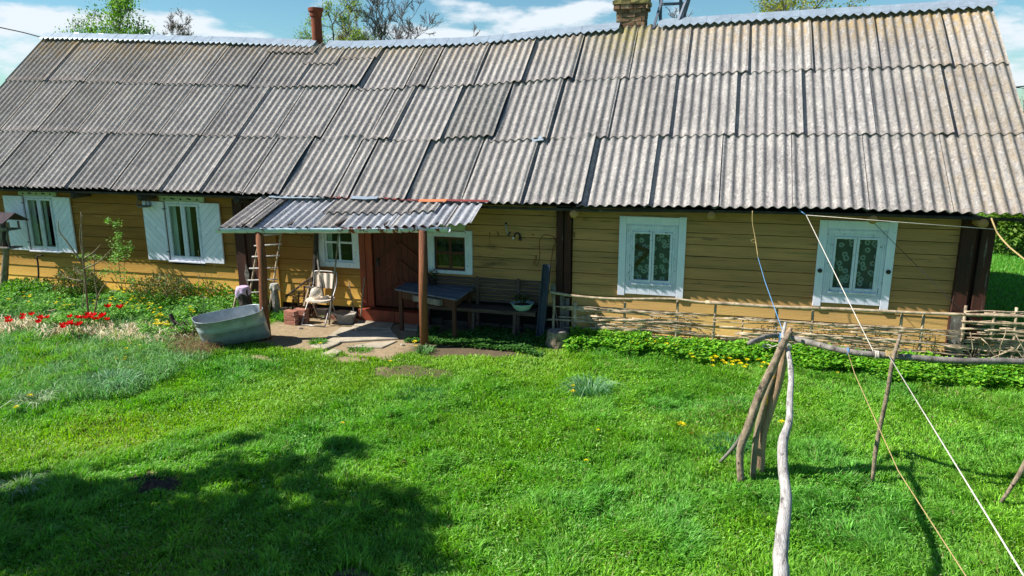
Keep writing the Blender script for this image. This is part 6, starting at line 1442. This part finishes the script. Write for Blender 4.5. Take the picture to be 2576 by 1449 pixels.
# ------------------------------------------------------------------ trees
def tree(name, label, base, H_, crown_r, crown_z0, seed, lv=3, leafn=0, leafcols=None, leafsize=.12, trunk=.16, droop=0, group=None, up=.55, first=7, bark='treebark', twigs=5, split=4):
    rs = random.Random(seed); mb = MB(); tips = []; mr_ = .0125 if base[1] > 20 else .004; base = Vector(base)
    t = thing(name, label, 'tree', tuple(base), group)
    tr = MB(); tp = smooth_pts([base+Vector((0, 0, -.2)), base+Vector((rs.uniform(-.1, .1), 0, (H_-crown_r*.8)*.3)), base+Vector((rs.uniform(-.3, .3), rs.uniform(-.3, .3), (H_-crown_r*.8)*.6)), base+Vector((rs.uniform(-.3, .3), 0, H_-crown_r*.8))], 4)
    tr.tube(tp, [trunk*(1-.85*i/len(tp)) for i in range(len(tp))], 9).build('trunk', M[bark], t, smooth=True)
    def grow(p, d, L_, r, dep):
        n = 3; pts = [p]; dd = d
        for i in range(n):
            dd = (dd+Vector((rs.uniform(-.3, .3), rs.uniform(-.3, .3), rs.uniform(-.05, .25)-droop*.25))).normalized(); pts.append(pts[-1]+dd*L_/n)
        mb.tube(pts, [max(mr_, r*(1-.6*i/n)) for i in range(n+1)], 4 if dep < 2 else 3, cap=False)
        if dep >= lv:
            tips.append((pts[-1], dd)); tips.append((pts[-2], dd)); return
        for k in range(split if dep < lv-1 else twigs):
            q = pts[-1] if k == 0 else pts[1].lerp(pts[-1], rs.random())
            nd = (dd+Vector((rs.gauss(0, .55), rs.gauss(0, .55), rs.gauss(.1, .35)))).normalized(); grow(q, nd, L_*rs.uniform(.5, .75), r*.5, dep+1)
    for k in range(first):
        f_ = crown_z0+(1-crown_z0)*(k/first)**.9; q = base+Vector((0, 0, H_*f_*.9)); 
        # along the trunk polyline
        i = min(int((crown_z0+(1-crown_z0)*((k+1)/first))*(len(tp)-1)), len(tp)-1); q = tp[i]
        a = k*2.4+rs.uniform(-.4, .4); e = up+1.3*(k/first)**2
        grow(q, Vector((math.cos(a), math.sin(a), e)).normalized(), crown_r*.5*(1.1-.2*k/first), trunk*.36*(1-.4*k/first), 0)
    mb.build('branches', M[bark], t)
    if leafn:
        st_ = random.getstate(); random.seed(seed)
        def gl():
            p_, d_ = random.choice(tips); s = leafsize*1.6; return tuple(p_+Vector((random.gauss(0, s), random.gauss(0, s), random.gauss(0, s)-droop*random.random()*.3))), tuple(d_)
        leaves(leafn, gl, leafsize, leafcols, 'crown', M['leaf'], t, aspect=.6); random.setstate(st_)
    return t
def tb(px, ptop, Y):
    p_ = aY(px, ptop, Y); return (p_.x, Y, 0), p_.z
SPR = [lin(120, 160, 70), lin(98, 140, 56), lin(140, 176, 90)]; YEL = [lin(150, 150, 80), lin(170, 160, 96), lin(120, 130, 66)]
for args in [
    ('leafy_tree', 'fresh green loose tree over the left part of the ridge', 285, 8, 26, 3.1, .5, 3, 4, 6500, SPR, .17, .18, 12),
    ('leafy_tree', 'lower sparse green tree left of the fresh green one', 205, 55, 28, 2.4, .5, 4, 3, 2200, SPR, .15, .14, 9),
    ('bare_tree', 'small brownish budding tree right of the fresh green one', 424, 32, 34, 2.7, .55, 5, 4, 1500, [lin(150, 130, 110)], .08, .15, 12),
    ('birch_tree', 'light green birch right behind the stove pipe', 826, -40, 30, 3.0, .4, 8, 3, 8000, [lin(130, 160, 66), lin(150, 176, 84)], .12, .16, 12),
    ('budding_tree', 'yellowish budding tree between birch and the large bare tree', 880, 28, 34, 2.6, .5, 12, 4, 3000, YEL, .13, .13, 11),
    ('bare_tree', 'large bluish bare tree behind the middle of the ridge', 945, -45, 32, 4.3, .4, 14, 4, 0, None, .07, .2, 16),
    ('bare_tree', 'rounder bare tree at the right side of the large bluish one', 1018, 5, 36, 3.4, .45, 17, 4, 0, None, .07, .18, 14),
    ('bare_treetop', 'lone thin bare treetop between the trees and the chimney', 1188, 56, 30, 1.8, .6, 21, 2, 0, None, .07, .06, 7),
    ('bare_treetop', 'thin twiggy treetop seen between the legs of the roof ladder', 1700, 18, 34, 2.0, .55, 23, 3, 0, None, .07, .08, 9),
    ('willow_tree', 'yellow-green willow crown above the right part of the ridge', 2020, -90, 40, 6.0, .3, 29, 3, 9000, [lin(150, 158, 60), lin(130, 140, 52), lin(170, 174, 90)], .20, .3, 14),
    ('leafy_tree', 'yellowish leafy crown left of the willow top', 1942, -12, 44, 3.4, .4, 31, 3, 2600, [lin(130, 140, 70), lin(110, 124, 60)], .16, .2, 12)]:
    nm, lab, px, pt_, Y, cr_, z0_, sd_, lv_, ln, lc, ls, tk, fi = args
    b_, H_ = tb(px, pt_, Y); tree(nm, lab, b_, H_+.1, cr_, z0_, sd_, lv_, ln, lc, ls, tk, droop=.5 if 'willow' in nm or 'birch' in nm else 0, twigs=6 if lv_ == 4 else 5, first=fi, split=4 if lv_ < 4 else 3)
# weeds and treeline at the right edge
p_ = aY(2560, 260, 14); tree('tall_weed', 'tall dry seed-headed weed against the far field at the right edge', (p_.x, 14, 0), p_.z+.1, 1.0, .4, 41, 2, 200, [lin(150, 150, 130), lin(110, 116, 96)], .05, .03, first=5)
p_ = aY(2590, 240, 16); tree('tall_weed', 'taller weed partly beyond the right edge', (p_.x, 16, 0), p_.z, 1.1, .4, 43, 2, 200, [lin(140, 150, 110)], .05, .03, first=5)
def treeline():
    V = []; n = 14000
    x = rng.uniform(-60, 460, n); y = rng.uniform(395, 470, n); top = 3.5+7*fbm(x, x*0, .03, 3, 4); z = rng.random(n)*top; s = rng.uniform(1.2, 2.6, n); a = rng.random(n)*6.28
    P0 = np.stack([x, y, z], -1); u = np.stack([np.cos(a), np.sin(a), rng.uniform(-.5, .5, n)], -1)*s[:, None]; w = np.stack([rng.uniform(-.5, .5, n), rng.uniform(-.5, .5, n), np.ones(n)], -1)*s[:, None]*.7
    V = np.stack([P0-u, P0+w, P0+u, P0-w], 1).reshape(-1, 3); k = (np.arange(n)*4)[:, None]; T = np.concatenate([k+[0, 1, 2], k+[0, 2, 3]], 1).reshape(-1, 3)
    o = tri_mesh('far_woodland', V, T, np.repeat(rcol([(58, 82, 66), (74, 96, 74), (66, 88, 84)], n, .15), 4, 0), M['leaf']); tag(o, 'distant line of woodland on the horizon', 'woodland', kind='stuff')
treeline()
# hedge bush behind the right corner
def bush(name, label, c, rx, ry, h, n, size, cols):
    t = thing(name, label, 'bush', c); mb = MB()
    for k in range(30):
        a = random.uniform(0, 6.28); mb.tube([(c[0]+random.uniform(-.3, .3)*rx, c[1], 0), (c[0]+rx*.8*math.cos(a), c[1]+ry*.7*math.sin(a), h*random.uniform(.4, .6))], .008, 4)
    mb.build('stems', M['treebark'], t); lobes = [(random.uniform(-.7, .7)*rx, random.uniform(-.7, .7)*ry, random.uniform(.3, .8)*h, random.uniform(.25, .45)*h) for _ in range(26)]
    def g():
        l = random.choice(lobes); d = Vector((random.gauss(0, 1), random.gauss(0, 1), random.gauss(0, 1))).normalized(); q = l[3]*random.random()**.35; return (c[0]+l[0]+d.x*q, c[1]+l[1]+d.y*q, max(.05, l[2]+d.z*q)), tuple(d)
    leaves(n, g, size, cols, 'foliage', M['leaf'], t, aspect=.75)
bush('leafy_bush', 'dense green leafy bush behind the right house corner', (8.3, 11.4, 0), 1.9, 1.4, 1.9, 13000, .12, [lin(96, 130, 44), lin(76, 112, 40), lin(120, 150, 60)])
bush('leafy_bush', 'second green bush continuing beyond the right edge', (11.2, 11.9, 0), 1.9, 1.4, 1.9, 4000, .10, [lin(96, 130, 44), lin(76, 112, 40)])
# the tree outside the frame on the left that shades the lower lawn
def shade():
    t = thing('garden_tree', 'broad leafy garden tree outside the frame casting the dappled shade on the lower left lawn', 'tree', (-12.6, -9.4, 0))
    tr = smooth_pts([(-12.6, -9.4, -.2), (-12.5, -9.3, 1.5), (-12.2, -9.1, 3.2), (-11.8, -8.9, 4.6)], 4); MB().tube(tr, [.20-.010*i for i in range(len(tr))], 10).build('trunk', M['treebark'], t, smooth=True)
    k = 1/math.tan(EL); blobs = []
    spec = [(60, 1290, .62), (0, 1400, .8), (200, 1270, .42), (180, 1370, .7), (330, 1310, .55), (330, 1420, .7), (460, 1330, .55), (500, 1430, .7), (600, 1275, .45), (620, 1360, .55), (740, 1240, .38), (700, 1420, .6), (760, 1320, .5), (860, 1270, .40), (900, 1360, .5), (960, 1250, .30), (1010, 1300, .38), (1040, 1330, .28), (880, 1430, .5), (610, 1180, .25), (560, 1205, .2), (690, 1200, .25), (720, 1170, .18), (870, 1130, .14), (900, 1150, .12), (800, 1215, .2), (400, 1250, .18), (140, 1235, .2), (990, 1410, .3), (250, 1460, .6), (-60, 1330, .6), (460, 1225, .14), (60, 1210, .14), (1000, 1375, .22), (640, 1115, .10), (-100, 1250, .4), (820, 1180, .16)]
    for (px, py, r) in spec:
        g_ = aZ(px, py, 0); h = random.uniform(4.2, 6.6); blobs.append((Vector((g_.x-k*math.cos(AZ)*h, g_.y-k*math.sin(AZ)*h, h)), r))
    mb = MB()
    for c, r in blobs:
        s = tr[-1-random.randrange(6)]; mid = s.lerp(c, .5)+Vector((random.uniform(-.3, .3), random.uniform(-.3, .3), .25)); mb.tube(smooth_pts([s, mid, c], 3), [.05, .045, .04, .03, .025, .018, .012], 6)
        for q in range(5): d = Vector((random.gauss(0, 1), random.gauss(0, 1), random.gauss(0, 1))).normalized(); mb.tube([c, c+d*r*.8], [.01, .004], 4)
    mb.build('branches', M['treebark'], t)
    sub = []
    for c, r in blobs:
        for q in range(max(3, int(9*r+2))):
            d = Vector((random.gauss(0, 1), random.gauss(0, 1), random.gauss(0, 1))).normalized(); sub.append((c+d*r*random.uniform(.3, 1.0), max(.10, r*random.uniform(.22, .42))))
    blobs = sub
    wts = [r*r for c, r in blobs]
    def g():
        c, r = random.choices(blobs, wts)[0]; d = Vector((random.gauss(0, 1), random.gauss(0, 1), random.gauss(0, 1))).normalized(); q = r*random.random()**.5*1.0; return tuple(c+d*q), tuple(d)
    leaves(19000, g, .11, [lin(84, 130, 46), lin(70, 116, 40), lin(104, 150, 58)], 'crown', M['leaf'], t, aspect=.65)
shade()
